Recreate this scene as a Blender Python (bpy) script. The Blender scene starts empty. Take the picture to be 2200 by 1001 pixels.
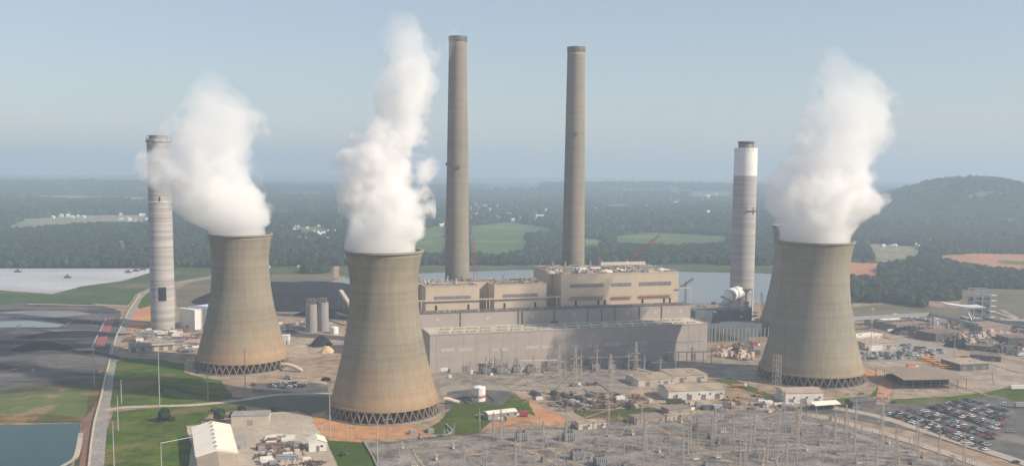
import bpy, bmesh, math, random
import numpy as np
from mathutils import Vector, Matrix
R = math.radians
random.seed(7)
rng = np.random.default_rng(7)
SC = bpy.context.scene
COL = SC.collection

# ------------------------------------------------------------------ camera
F_, U0, V0 = 2100.0, 1100.0, 563.0          # focal length and principal point of the 2200 px wide photograph
CAMZ = 179.0
PITCH = math.atan(202/2100.0)
ROLL = R(0.45)
fw = Vector((0, math.cos(PITCH), -math.sin(PITCH)))
r0 = Vector((1, 0, 0)); u0 = Vector((0, math.sin(PITCH), math.cos(PITCH)))
RT = r0*math.cos(ROLL) + u0*math.sin(ROLL)
UP = u0*math.cos(ROLL) - r0*math.sin(ROLL)
cam_d = bpy.data.cameras.new('camera'); cam = bpy.data.objects.new('camera', cam_d); COL.objects.link(cam)
m3 = Matrix((RT, UP, -fw)).transposed()
cam.matrix_world = Matrix.Translation((0, 0, CAMZ)) @ m3.to_4x4()
cam_d.sensor_width = 36; cam_d.lens = F_/2200*36
cam_d.shift_y = (V0-500.5)/2200
cam_d.clip_start = 1; cam_d.clip_end = 90000
SC.camera = cam

# ------------------------------------------------------------------ light
SUN_EL, SUN_AZ = 35.0, -21.0
sd = Vector((math.cos(R(SUN_EL))*math.cos(R(SUN_AZ)), math.cos(R(SUN_EL))*math.sin(R(SUN_AZ)), math.sin(R(SUN_EL))))
W = bpy.data.worlds.new('World'); SC.world = W; W.use_nodes = True
wn = W.node_tree.nodes; wl = W.node_tree.links
sky = wn.new('ShaderNodeTexSky'); sky.sky_type = 'NISHITA'; sky.sun_disc = False
sky.sun_elevation = R(SUN_EL); sky.sun_rotation = R(90-SUN_AZ)
sky.air_density = 1.2; sky.dust_density = 0.4; sky.ozone_density = 2.6; sky.altitude = 200
veil = wn.new('ShaderNodeMix'); veil.data_type = 'RGBA'; veil.inputs[0].default_value = .52     # thin high haze over the whole sky
veil.inputs[7].default_value = (4.4, 4.9, 5.7, 1); wl.new(sky.outputs[0], veil.inputs[6]); wl.new(veil.outputs[2], wn['Background'].inputs[0]); wn['Background'].inputs[1].default_value = 0.09
sl = bpy.data.lights.new('sun', 'SUN'); sl.energy = 5.0; sl.angle = R(0.55); sl.color = (1, .87, .70)
so = bpy.data.objects.new('sun', sl); COL.objects.link(so); so.rotation_euler = sd.to_track_quat('Z', 'Y').to_euler()
SC.view_settings.view_transform = 'Standard'; SC.view_settings.look = 'None'
SC.view_settings.exposure = 0.38; SC.view_settings.gamma = 1; SC.view_settings.use_curve_mapping = False
SC.cycles.volume_bounces = 8; SC.cycles.max_bounces = 10; SC.cycles.volume_step_rate = 1.0
SC.cycles.volume_max_steps = 1024
SC.cycles.use_denoising = True

# ------------------------------------------------------------------ terrain function and pixel -> ground
def _hash(ix, iy, s):
    h = np.sin(ix*127.1 + iy*311.7 + s*74.7)*43758.5453
    return h-np.floor(h)
def vnoise(x, y, s=0):
    x = np.asarray(x, float); y = np.asarray(y, float)
    ix = np.floor(x); iy = np.floor(y); fx = x-ix; fy = y-iy
    fx = fx*fx*(3-2*fx); fy = fy*fy*(3-2*fy)
    a = _hash(ix, iy, s); b = _hash(ix+1, iy, s); c = _hash(ix, iy+1, s); d = _hash(ix+1, iy+1, s)
    return (a*(1-fx)+b*fx)*(1-fy) + (c*(1-fx)+d*fx)*fy
def fbm(x, y, s=0, o=4):
    t = 0; a = 1; n = 0
    for k in range(o):
        t = t + a*vnoise(x*2**k, y*2**k, s+k*13); n += a; a *= .5
    return t/n
def terr(x, y):
    x = np.asarray(x, float); y = np.asarray(y, float)
    d = np.hypot(x, y)
    near = np.clip((d-1750)/900, 0, 1); near = near*near*(3-2*near)
    far = np.clip((d-3800)/7000, 0, 1)
    z = near*(fbm(x/900, y/900, 3)-.42)*16 + far*(fbm(x/2600, y/2600, 9)-.38)*70
    def hill(px, py, sx, sy, h): return h*np.exp(-((x-px)/sx)**2-((y-py)/sy)**2)
    z = z + hill(1820, 3900, 330, 520, 122) + hill(2300, 4300, 520, 600, 58) + hill(900, 7200, 1500, 900, 60)
    z = z + hill(-2900, 6500, 1300, 900, 40)
    return z
def ray(u, v):
    return (fw*F_ + RT*(u-U0) - UP*(v-V0)).normalized()
def P(u, v, z=0.0):
    """point on the level plane z that the photograph shows at (u, v)"""
    d = ray(u, v); t = (z-CAMZ)/d.z
    return Vector((d.x*t, d.y*t, z))
def PT(u, v):
    """same on the terrain"""
    d = ray(u, v); t = 600.0
    while t < 30000:
        x, y, z = d.x*t, d.y*t, CAMZ+d.z*t
        if z <= float(terr(x, y)): break
        t += 20
    return Vector((x, y, float(terr(x, y))))

# ------------------------------------------------------------------ materials
MATS = {}
def lin(c):
    return tuple(((v/255)/12.92 if v <= 10 else (((v/255)+.055)/1.055)**2.4) for v in c)
def mat(name, c, c2=None, scale=.1, detail=6, rough=.8, metal=0., bump=0., stretch=None, c3=None, scale3=None, lo=.38, hi=.62, coord='Object', spec=.5, grain=None):
    """procedural colour from two noises; c, c2, c3 in linear reflectance"""
    if name in MATS: return MATS[name]
    m = bpy.data.materials.new(name); m.use_nodes = True; MATS[name] = m
    n = m.node_tree.nodes; l = m.node_tree.links; b = n['Principled BSDF']
    b.inputs['Roughness'].default_value = rough; b.inputs['Metallic'].default_value = metal
    b.inputs['Specular IOR Level'].default_value = spec
    if c2 is None: c2 = tuple(x*.8 for x in c)
    tc = n.new('ShaderNodeTexCoord'); mp = n.new('ShaderNodeMapping'); l.new(tc.outputs[coord], mp.inputs[0])
    if stretch: mp.inputs['Scale'].default_value = stretch
    def noise(sc, d=detail):
        t = n.new('ShaderNodeTexNoise'); t.inputs['Scale'].default_value = sc; t.inputs['Detail'].default_value = d
        t.inputs['Roughness'].default_value = .62
        l.new(mp.outputs[0], t.inputs['Vector']); return t
    def ramp(t, a, z):
        r = n.new('ShaderNodeMapRange'); r.inputs[1].default_value = a; r.inputs[2].default_value = z
        l.new(t.outputs[0], r.inputs[0]); return r
    def mix(f, A, B):
        x = n.new('ShaderNodeMix'); x.data_type = 'RGBA'
        l.new(f, x.inputs[0])
        for s, v in ((6, A), (7, B)):
            if hasattr(v, 'is_output'): l.new(v, x.inputs[s])
            else: x.inputs[s].default_value = (*v, 1)
        return x.outputs[2]
    t1 = noise(scale); col = mix(ramp(t1, lo, hi).outputs[0], c, c2)
    if c3 is not None:
        t2 = noise(scale3 or scale*.23, 4); col = mix(ramp(t2, .52, .66).outputs[0], col, c3)
    if grain is None and spec <= .1 or grain or (detail >= 8 and scale <= .13):
        g1 = noise(.42, 4); g2 = noise(.012, 3)
        a1 = ramp(g1, .25, .75); a1.inputs[3].default_value = .68; a1.inputs[4].default_value = 1.32
        a2 = ramp(g2, .3, .7); a2.inputs[3].default_value = .82; a2.inputs[4].default_value = 1.18
        mm = n.new('ShaderNodeMath'); mm.operation = 'MULTIPLY'; l.new(a1.outputs[0], mm.inputs[0]); l.new(a2.outputs[0], mm.inputs[1])
        vv = n.new('ShaderNodeVectorMath'); vv.operation = 'SCALE'; l.new(col, vv.inputs[0]); l.new(mm.outputs[0], vv.inputs['Scale']); col = vv.outputs[0]
    l.new(col, b.inputs['Base Color'])
    if bump:
        bp = n.new('ShaderNodeBump'); bp.inputs['Strength'].default_value = 1; bp.inputs['Distance'].default_value = bump
        l.new(t1.outputs[0], bp.inputs['Height']); l.new(bp.outputs[0], b.inputs['Normal'])
    return m

# ------------------------------------------------------------------ object helpers
def link(name, me, m=None, parent=None, loc=None, rz=0.):
    o = bpy.data.objects.new(name, me); COL.objects.link(o)
    if m is not None and me is not None and not me.materials:
        for k in (m if isinstance(m, (list, tuple)) else [m]): me.materials.append(k)
    if parent is not None: o.parent = parent
    if loc is not None: o.location = loc
    if rz: o.rotation_euler.z = rz
    return o
def thing(name, label, cat, loc=(0, 0, 0), rz=0., group=None):
    o = bpy.data.objects.new(name, None); COL.objects.link(o); o.location = loc; o.rotation_euler.z = rz
    o.empty_display_size = 2
    return tag(o, label, cat, group)
def tag(o, label, cat, group=None):
    o['label'] = label; o['category'] = cat
    if group: o['group'] = group
    return o
def structure(o): o['kind'] = 'structure'; return o
def stuff(o, label=None, cat=None):
    o['kind'] = 'stuff'
    if label: o['label'] = label
    if cat: o['category'] = cat
    return o
class MB:
    """collects vertices and faces for ONE mesh"""
    def __init__(s): s.v = []; s.f = []; s.mi = []; s.smooth = []
    def add(s, v, f, mi=0, sm=False):
        b = len(s.v); s.v += [tuple(p) for p in v]; s.f += [tuple(i+b for i in q) for q in f]
        s.mi += [mi]*len(f); s.smooth += [sm]*len(f); return s
    def box(s, x0, x1, y0, y1, z0, z1, mi=0):
        v = [(x, y, z) for z in (z0, z1) for y in (y0, y1) for x in (x0, x1)]
        return s.add(v, [(0, 2, 3, 1), (4, 5, 7, 6), (0, 1, 5, 4), (2, 6, 7, 3), (0, 4, 6, 2), (1, 3, 7, 5)], mi)
    def bar(s, a, b, w, h=None, mi=0):
        """square bar from a to b"""
        a = Vector(a); b = Vector(b); h = h or w; d = (b-a)
        if d.length < 1e-6: return s
        d.normalize(); up = Vector((0, 0, 1)) if abs(d.z) < .95 else Vector((1, 0, 0))
        x = d.cross(up).normalized()*w/2; y = d.cross(x).normalized()*h/2
        v = [p+q for p in (a, b) for q in (-x-y, x-y, x+y, -x+y)]
        return s.add(v, [(0, 1, 2, 3), (7, 6, 5, 4), (0, 4, 5, 1), (1, 5, 6, 2), (2, 6, 7, 3), (3, 7, 4, 0)], mi)
    def lathe(s, prof, n=24, c=(0, 0), mi=0, cap=True, sm=True):
        v = []; f = []
        for r, z in prof:
            for k in range(n):
                a = 2*math.pi*k/n; v.append((c[0]+r*math.cos(a), c[1]+r*math.sin(a), z))
        for j in range(len(prof)-1):
            for k in range(n): f.append((j*n+k, j*n+(k+1) % n, (j+1)*n+(k+1) % n, (j+1)*n+k))
        s.add(v, f, mi, sm)
        if cap:
            m = len(prof)-1
            s.add(v[:n], [tuple(reversed(range(n)))], mi); s.add(v[m*n:], [tuple(range(n))], mi)
        return s
    def tube(s, pts, r, n=10, mi=0):
        pts = [Vector(p) for p in pts]; v = []; f = []
        for i, p in enumerate(pts):
            d = (pts[min(i+1, len(pts)-1)]-pts[max(i-1, 0)]).normalized()
            up = Vector((0, 0, 1)) if abs(d.z) < .95 else Vector((0, 1, 0))
            x = d.cross(up).normalized(); y = x.cross(d)
            rr = r[i] if isinstance(r, (list, tuple)) else r
            for k in range(n):
                a = 2*math.pi*k/n; v.append(p+x*rr*math.cos(a)+y*rr*math.sin(a))
        for j in range(len(pts)-1):
            for k in range(n): f.append((j*n+k, j*n+(k+1) % n, (j+1)*n+(k+1) % n, (j+1)*n+k))
        s.add(v, f, mi, True)
        s.add(v[:n], [tuple(reversed(range(n)))], mi); s.add(v[-n:], [tuple(range(n))], mi); return s
    def gable(s, x0, x1, y0, y1, z0, z1, mi=0, t=.25, over=.4):
        """pitched roof with its ridge along x, solid"""
        ym = (y0+y1)/2; x0 -= over; x1 += over; y0 -= over; y1 += over
        v = [(x, y, z) for x in (x0, x1) for y, z in ((y0, z0), (ym, z1), (y1, z0), (y1, z0+t), (ym, z1+t), (y0, z0+t))]
        return s.add(v, [(0, 1, 2, 3, 4, 5), (11, 10, 9, 8, 7, 6)]+[(i, i+6, (i+1) % 6+6, (i+1) % 6) for i in range(6)], mi)
    def mesh(s, name):
        me = bpy.data.meshes.new(name); me.from_pydata(s.v, [], s.f)
        me.polygons.foreach_set('material_index', s.mi); me.polygons.foreach_set('use_smooth', s.smooth)
        me.validate(); me.update(); return me
    def build(s, name, m=None, parent=None, loc=None, rz=0.):
        return link(name, s.mesh(name), m, parent, loc, rz)
def dup(o, loc=None, rz=None, label=None, parent=None):
    c = o.copy(); COL.objects.link(c)
    if parent is not None: c.parent = parent
    if loc is not None: c.location = loc
    if rz is not None: c.rotation_euler = (0, 0, rz)
    if label: c['label'] = label
    for ch in list(o.children): dup(ch, parent=c)
    return c
def inpoly(px, py, poly):
    px = np.asarray(px); py = np.asarray(py); ins = np.zeros(px.shape, bool); n = len(poly)
    for i in range(n):
        x1, y1 = poly[i]; x2, y2 = poly[(i+1) % n]
        if y1 == y2: continue
        c = ((y1 > py) != (y2 > py)) & (px < (x2-x1)*(py-y1)/(y2-y1)+x1)
        ins ^= c
    return ins

# ------------------------------------------------------------------ ground
FIELDS = [  # outlines as seen in the photograph -> laid on the terrain
 ('dry',  [(0,494),(60,470),(180,463),(322,462),(322,480),(180,483),(90,489)]),
 ('dry',  [(30,419),(160,421),(322,424),(322,431),(150,431),(40,426)]),
 ('clay2',[(250,519),(272,516),(277,540),(266,546)]),
 ('pale', [(640,488),(690,486),(712,499),(650,503)]),
 ('pale', [(884,512),(905,492),(962,482),(962,546),(886,548)]),
 ('pale', [(1008,486),(1090,478),(1182,488),(1196,500),(1122,504),(1140,524),(1120,541),(1060,550),(1008,546)]),
 ('pale', [(1252,512),(1290,513),(1312,527),(1252,537)]),
 ('pale', [(1322,508),(1400,500),(1562,508),(1562,524),(1400,527),(1322,522)]),
 ('pale', [(1480,421),(1560,418),(1575,424),(1480,428)]),
 ('dry',  [(1862,524),(1960,529),(1986,550),(1900,566),(1880,560)]),
 ('clay', [(1990,551),(2100,545),(2260,548),(2260,580),(2120,577),(2060,564)]),
 ('clay', [(1800,564),(1888,567),(1892,604),(1800,590)]),
 ('pale', [(2130,560),(2260,563),(2260,570),(2160,568)]),
 ('pale', [(2120,469),(2260,474),(2260,482),(2120,476)]),
 ('pale', [(560,574),(742,572),(742,592),(560,592)]),
 ('pale', [(1300,440),(1345,438),(1350,446),(1300,448)]),
 ('pale', [(60,446),(150,440),(170,446),(70,452)]),
 ('pale', [(1010,405),(1150,400),(1170,407),(1010,411)]),
 ('pale', [(1290,404),(1480,409),(1500,414),(1300,411)]),
 ('pale', [(560,455),(700,450),(720,455),(580,460)]),
 ('pale', [(1900,480),(1960,478),(1970,484),(1905,486)]),
 ('pale', [(600,415),(720,412),(720,417),(610,419)]),
]
FW_ = []
for kind, pl in FIELDS:
    FW_.append((kind, [tuple(PT(u, v)[:2]) for u, v in pl]))
fcol = {'dry': (.24, .22, .15), 'pale': (.075, .125, .04), 'clay': (.42, .19, .11), 'clay2': (.33, .27, .2)}
ang = np.concatenate([np.arange(-180, -34, 4.), np.arange(-34, 34, .2), np.arange(34, 180, 4.)])
rad = np.concatenate([[1.], np.geomspace(60, 16500, 430)])
A_, R_ = np.meshgrid(np.radians(ang), rad)
X_ = R_*np.sin(A_); Y_ = R_*np.cos(A_)
Z_ = terr(X_, Y_)
na, nr = len(ang), len(rad)
idx = np.arange(na*nr).reshape(nr, na)
q = np.stack([idx[:-1, :], np.roll(idx, -1, 1)[:-1, :], np.roll(idx, -1, 1)[1:, :], idx[1:, :]], -1).reshape(-1, 4)
me = bpy.data.meshes.new('ground'); me.from_pydata(np.stack([X_, Y_, Z_], -1).reshape(-1, 3).tolist(), [], q.tolist())
cols = np.zeros((na*nr, 4)); cols[:, 3] = 1
xf, yf = X_.ravel(), Y_.ravel()
df = np.hypot(xf, yf)
mot = fbm(xf/130, yf/130, 5)[:, None]
forest_c = np.array([.018, .028, .012]); fc2 = np.array([.034, .042, .02])
near_c = np.array([.33, .24, .16]); near_c2 = np.array([.22, .165, .12])
t = np.clip((df-1640)/60, 0, 1)[:, None]
cols[:, :3] = (near_c*(1-mot)+near_c2*mot)*(1-t) + (forest_c*(1-mot)+fc2*mot)*t
# scattered small clearings far off, beyond where single trees read
cl = fbm(xf/420, yf/300, 21, 3); c2 = fbm(xf/70, yf/70, 22, 2)
far = (df > 3300) & (cl > .60)
cols[far, :3] = np.array([.12, .15, .08])*(.7+.6*c2[far, None])
wob = 18*(fbm(xf/60, yf/60, 31, 2)-.5)
for kind, pw in FW_:
    mk = inpoly(xf+wob, yf+wob*1.5, pw)
    n1 = fbm(xf[mk]/90, yf[mk]/90, 17, 3)[:, None]
    base = np.array(fcol[kind])
    alt = np.array([.10, .14, .06]) if kind in ('clay', 'dry') else np.array([.15, .19, .09])
    k = np.clip((n1-.5)*4, 0, 1)*(.5 if kind == 'clay' else .8)
    cols[mk, :3] = (base*(1-k)+alt*k)*(.8+.4*n1)
ca = me.color_attributes.new('cover', 'FLOAT_COLOR', 'POINT'); ca.data.foreach_set('color', cols.ravel().astype(np.float32))
me.polygons.foreach_set('use_smooth', [True]*len(me.polygons)); me.update()
gm = bpy.data.materials.new('ground'); gm.use_nodes = True
n = gm.node_tree.nodes; l = gm.node_tree.links
at = n.new('ShaderNodeAttribute'); at.attribute_name = 'cover'
tc = n.new('ShaderNodeTexCoord')
n1 = n.new('ShaderNodeTexNoise'); n1.inputs['Scale'].default_value = .09; n1.inputs['Detail'].default_value = 9; l.new(tc.outputs['Object'], n1.inputs['Vector'])
mr = n.new('ShaderNodeMapRange'); mr.inputs[1].default_value = .3; mr.inputs[2].default_value = .7; mr.inputs[3].default_value = .62; mr.inputs[4].default_value = 1.35; l.new(n1.outputs[0], mr.inputs[0])
vm = n.new('ShaderNodeVectorMath'); vm.operation = 'SCALE'; l.new(at.outputs['Color'], vm.inputs[0]); l.new(mr.outputs[0], vm.inputs['Scale'])
l.new(vm.outputs[0], n['Principled BSDF'].inputs['Base Color']); n['Principled BSDF'].inputs['Roughness'].default_value = .95; n['Principled BSDF'].inputs['Specular IOR Level'].default_value = .1
ground = link('ground', me, gm); structure(ground)

from mathutils.geometry import tessellate_polygon
def wobble(pts, amp, step, seed):
    out = []; n = len(pts)
    for i in range(n):
        a = Vector(pts[i][:2]); b = Vector(pts[(i+1) % n][:2]); L = (b-a).length; k = max(1, int(L/step))
        nm = Vector((-(b-a).y, (b-a).x))/max(L, 1e-6)
        for j in range(k):
            p = a+(b-a)*j/k
            w = (float(fbm(p.x/11, p.y/11, seed, 3))-.5)*2*amp
            out.append(p+nm*w if amp else p)
    return out
def sheet(name, px, m, z, amp=1.5, step=4, hole=None, label=None, world=False, kind='structure'):
    w = [Vector(p) for p in px] if world else [P(u, v) for u, v in px]
    w = wobble(w, amp, step, len(name)*7+int(z*100)) if amp else w
    v = [(p.x, p.y, z) for p in w]
    tri = tessellate_polygon([[Vector(p) for p in v]])
    me = bpy.data.meshes.new(name); me.from_pydata(v, [], [tuple(t) for t in tri])
    for p in me.polygons:
        if p.normal.z < 0: p.flip()
    me.update(); o = link(name, me, m); o['kind'] = kind
    if label: o['label'] = label
    return o
def strip(name, px, width, m, z, world=False):
    """ribbon of constant width along a line"""
    w = [Vector(p[:2]) for p in (px if world else [P(u, v) for u, v in px])]
    # resample with a Catmull-Rom spline
    pts = []
    for i in range(len(w)-1):
        p0 = w[max(i-1, 0)]; p1 = w[i]; p2 = w[i+1]; p3 = w[min(i+2, len(w)-1)]
        for j in range(8):
            t = j/8; pts.append(.5*((2*p1)+(p2-p0)*t+(2*p0-5*p1+4*p2-p3)*t*t+(3*p1-p0-3*p2+p3)*t**3))
    pts.append(w[-1]); v = []; f = []
    for i, p in enumerate(pts):
        d = (pts[min(i+1, len(pts)-1)]-pts[max(i-1, 0)]).normalized(); nn = Vector((-d.y, d.x))*width/2
        v += [(*(p+nn), z), (*(p-nn), z)]
        if i: f.append((2*i-2, 2*i-1, 2*i+1, 2*i))
    me = bpy.data.meshes.new(name); me.from_pydata(v, [], f); me.update()
    return structure(link(name, me, m)), pts

M_grass = mat('grass', (.036, .076, .008), (.092, .12, .014), .07, 9, .95, c3=(.15, .12, .05), scale3=.022, spec=.03)
M_grassb = mat('bright_grass', (.052, .086, .012), (.085, .11, .022), .08, 8, .95, spec=.03)
M_bank = mat('bank_grass', (.055, .065, .02), (.095, .08, .03), .03, 8, .95, c3=(.22, .12, .055), scale3=.03, spec=.1)
M_bankg = mat('berm_grass', (.045, .08, .024), (.07, .095, .035), .02, 7, .95, c3=(.12, .10, .06), scale3=.012, spec=.1)
M_asph = mat('asphalt', (.06, .056, .055), (.11, .098, .092), .06, 10, .9, c3=(.16, .138, .12), scale3=.03)
M_road = mat('road_asphalt', (.22, .20, .19), (.27, .245, .225), .05, 8, .85)
M_conc = mat('yard_concrete', (.36, .30, .23), (.43, .36, .285), .05, 8, .85, c3=(.34, .28, .22), scale3=.02)
M_clay = mat('red_clay', (.46, .215, .10), (.38, .20, .115), .05, 8, .95, c3=(.42, .28, .18), scale3=.03, spec=.1)
M_dirt = mat('tan_dirt', (.36, .275, .195), (.21, .165, .125), .07, 10, .95, c3=(.42, .30, .20), scale3=.03, spec=.1)
M_gravel = mat('switchyard_gravel', (.115, .105, .098), (.28, .25, .228), .07, 10, .95, c3=(.21, .17, .135), scale3=.035, spec=.1)
M_coal = mat('coal', (.014, .015, .018), (.026, .026, .030), .08, 8, .95, bump=.5, spec=.05)
M_ash = mat('ash_ground', (.026, .026, .03), (.15, .137, .13), .035, 10, .95, c3=(.085, .078, .076), scale3=.022, spec=.05, stretch=(.3, 1, 1))
M_ashp = mat('pale_ash', (.40, .40, .42), (.33, .33, .35), .008, 8, .9, c3=(.46, .455, .47), scale3=.004, stretch=(.5, 1, 1))
M_brown = mat('brown_slope', (.16, .125, .085), (.11, .11, .06), .02, 8, .95, spec=.1)
def water(name, c, rough=.12, b=.03):
    m = mat(name, c, tuple(x*1.15 for x in c), .01, 3, rough, bump=0)
    n = m.node_tree.nodes; l = m.node_tree.links
    t = n.new('ShaderNodeTexNoise'); t.inputs['Scale'].default_value = .5; t.inputs['Detail'].default_value = 4
    tc = n.new('ShaderNodeTexCoord'); l.new(tc.outputs['Object'], t.inputs[0])
    bp = n.new('ShaderNodeBump'); bp.inputs['Distance'].default_value = b; l.new(t.outputs[0], bp.inputs['Height']); l.new(bp.outputs[0], n['Principled BSDF'].inputs['Normal'])
    return m
M_pond = water('pond_water', (.010, .040, .036), .2); M_pond.node_tree.nodes['Principled BSDF'].inputs['Specular IOR Level'].default_value = .16
M_lake = water('lake_water', (.17, .19, .195), .35)

sheet('ash_yard', [(-160,662),(60,650),(190,650),(262,668),(250,720),(214,800),(205,830),(90,830),(-160,852)], M_ash, .04, 3)
sheet('pale_ash_pond', [(-260,577),(328,577),(330,584),(262,603),(175,615),(112,631),(0,623),(-260,618)], M_ashp, .08, 2)
sheet('grass_bank', [(-260,619),(0,624),(112,632),(175,616),(262,604),(332,585),(330,574),(452,574),(452,592),(385,604),(322,617),(292,632),(276,656),(200,652),(60,651),(-200,662)], M_bankg, .12, 2)
sheet('ash_pool', [(-100,690),(60,688),(140,697),(125,703),(-100,706)], M_lake, .16, 1)
sheet('pale_ash_strip', [(-100,672),(60,668),(160,668),(200,674),(120,682),(-100,684)], mat('ash_strip', (.22,.21,.215), (.17,.165,.165), .03), .16, 1.5)
sheet('pale_ash_strip', [(-100,712),(60,708),(152,712),(60,722),(-100,726)], MATS['ash_strip'], .16, 1.5)
sheet('embankment', [(-160,852),(60,832),(205,822),(214,800),(232,760),(240,770),(206,905),(170,1040),(150,1040),(176,908),(0,908),(-160,915)], M_bank, .20, 1.5)
sheet('embankment_grass', [(-160,860),(60,842),(190,834),(186,880),(176,896),(110,890),(-160,898)], mat('embankment_green', (.045,.082,.009), (.095,.108,.016), .04, 8, .95, c3=(.25,.15,.08), scale3=.03), .24, 2.5)
sheet('pond', [(-160,914),(60,912),(172,909),(171,950),(162,985),(120,1040),(-160,1040)], M_pond, .28, .6)
strip('pond_apron', [(174,930),(168,965),(160,985),(135,1001),(110,1015)], 3.2, M_conc, .34)
sheet('clay_bank', [(176,905),(206,868),(214,850),(218,850),(206,905),(196,960),(182,1040),(160,1040),(174,985)], mat('bank_clay', (.22,.10,.06), (.14,.08,.055), .1), .30, .8)
sheet('grass_verge', [(238,770),(262,768),(340,772),(452,790),(500,850),(470,862),(330,872),(243,878),(228,860)], M_grass, .10, 1)
sheet('grass_verge', [(243,884),(300,878),(405,872),(500,862),(520,880),(450,890),(432,905),(470,1040),(213,1040),(228,930)], M_grass, .10, 1)
sheet('roadside_clay', [(262,700),(285,660),(320,655),(330,690),(290,712)], M_clay, .10, 1.2)
sheet('roadside_grass', [(288,650),(300,634),(335,622),(330,655),(300,664)], M_grass, .14, 1)
sheet('brown_field', [(570,590),(700,588),(742,588),(742,604),(700,622),(690,632),(560,640),(380,660),(378,622),(420,600),(452,596)], M_brown, .10, 2)
road, road_pts = strip('road', [(452,597),(385,610),(330,622),(303,636),(288,660),(272,690),(256,720),(243,760),(234,810),(226,860),(216,920),(208,1000),(203,1060)], 8.2, M_road, .32)
strip('side_road', [(228,882),(262,876),(330,873),(420,870),(500,862),(600,848),(700,846),(760,840)], 7, M_conc, .34)
sheet('tower_yard', [(395,800),(400,770),(640,770),(700,800),(706,860),(640,838),(560,822),(520,822),(440,812)], M_dirt, .14, 1.5)
sheet('parking_area', [(540,825),(640,818),(705,826),(705,852),(600,848),(545,842)], M_asph, .18, 1)
sheet('shaded_lawn', [(500,862),(560,850),(705,852),(716,895),(640,888),(520,886)], mat('shaded_grass', (.04,.05,.022), (.065,.065,.035), .04), .20, 1)  # tower's shade on this lawn is put into the duller, darker green
sheet('concrete_yard', [(400,915),(490,905),(500,888),(640,884),(668,894),(700,940),(735,1040),(400,1040),(412,960)], M_conc, .24, .8)
sheet('laydown_yard', [(268,712),(330,706),(430,700),(640,692),(742,690),(742,760),(640,772),(600,760),(430,758),(280,757)], mat('construction_dirt', (.38,.265,.18), (.22,.17,.13), .09, 10, .95, c3=(.42,.36,.30), scale3=.05), .10, 2)
sheet('clay_apron', [(668,890),(706,880),(725,930),(820,950),(930,935),(975,905),(975,930),(870,945),(790,950),(700,948)], M_clay, .26, 1.2)
sheet('orange_clay', [(690,893),(760,910),(880,915),(905,925),(940,935),(850,948),(790,952),(705,946),(670,905)], mat('orange_clay', (.47,.235,.11), (.34,.19,.10), .12, 9, .95, spec=.1), .34, 1)
sheet('lawn', [(945,905),(975,868),(1010,866),(1080,870),(1100,850),(1135,860),(1150,893),(1120,885),(1060,900),(1030,930),(985,935),(965,938),(900,942),(905,928)], M_grassb, .30, 1.2)
sheet('bright_lawn', [(698,940),(780,950),(812,985),(840,1040),(740,1040),(722,985)], mat('lush_grass', (.038,.078,.011), (.066,.10,.02), .1, 8, .95, spec=.03), .30, .8)
sheet('service_road', [(945,832),(1000,828),(1300,824),(1560,822),(1560,830),(1300,836),(1000,842),(948,850)], mat('pale_dirt_road', (.30,.25,.20), (.25,.21,.175), .05), .20, 1)
sheet('transformer_yard', [(920,800),(1000,800),(1300,785),(1540,772),(1640,780),(1640,815),(1500,818),(1100,828),(940,832)], mat('transformer_yard_gravel', (.27,.225,.185), (.14,.12,.105), .09, 10, c3=(.33,.25,.18), scale3=.03), .14, 1)
sheet('tank_apron', [(960,842),(1010,836),(1100,840),(1130,858),(1060,872),(985,872),(955,880)], M_asph, .24, 1)
sheet('dirt_yard', [(1100,836),(1300,834),(1560,828),(1660,850),(1760,880),(1760,900),(1600,880),(1440,895),(1240,905),(1160,880)], M_dirt, .18, 1.5)
sheet('yard_grass', [(1230,880),(1330,860),(1420,880),(1440,890),(1330,905),(1250,910)], M_bank, .22, 1.5)
sheet('clay_yard', [(1100,838),(1150,848),(1215,880),(1240,905),(1180,915),(1130,905),(1060,920),(1030,925),(1060,905),(1130,885),(1145,880)], M_clay, .26, 1.5)
sheet('dirt_road', [(1090,838),(1130,838),(1260,900),(1235,912),(1180,880)], M_dirt, .30, 1)
sheet('tower_lawn', [(1530,815),(1570,812),(1650,845),(1760,860),(1870,850),(1900,815),(1880,800),(1905,825),(1890,850),(1800,868),(1640,850)], M_grass, .24, 1)
sheet('clay_corner', [(1850,790),(1900,800),(1925,820),(1905,858),(1880,862),(1890,820),(1855,806)], M_clay, .30, 1.2)
sheet('grass_edge', [(1915,858),(2040,852),(2160,838),(2165,845),(2040,862),(1920,868)], M_grass, .32, .8)
sheet('grass_corner', [(2125,842),(2180,828),(2260,832),(2260,860),(2180,862)], M_grassb, .34, .8)
yard = [(778,950),(830,950),(975,936),(1120,925),(1240,914),(1440,895),(1640,880),(1740,888),(1860,925),(2160,1040),(2160,1060),(800,1060),(812,985)]
sheet('switchyard', yard, M_gravel, .36, .5)
sheet('parking_lot', [(1700,884),(1830,872),(1920,868),(2130,848),(2260,858),(2260,1060),(2200,1000),(1960,925),(1780,890)], M_asph, .30, .5)
sheet('back_car_park', [(1845,738),(1960,728),(2050,752),(2045,768),(1960,774),(1850,774)], mat('gravel_lot', (.24,.21,.18), (.28,.25,.22), .05), .20, 1)
sheet('bus_yard', [(1850,778),(2040,772),(2140,770),(2260,800),(2260,830),(2120,840),(1915,860),(1925,820)], mat('yard_gravel', (.33,.26,.195), (.19,.155,.125), .08, 10, c3=(.38,.28,.19), scale3=.03), .18, 1.5)
sheet('clearing_slope', [(1830,660),(1900,652),(2060,662),(2070,618),(2260,628),(2260,690),(2060,690),(1840,690)], M_brown, .10, 2)
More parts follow.
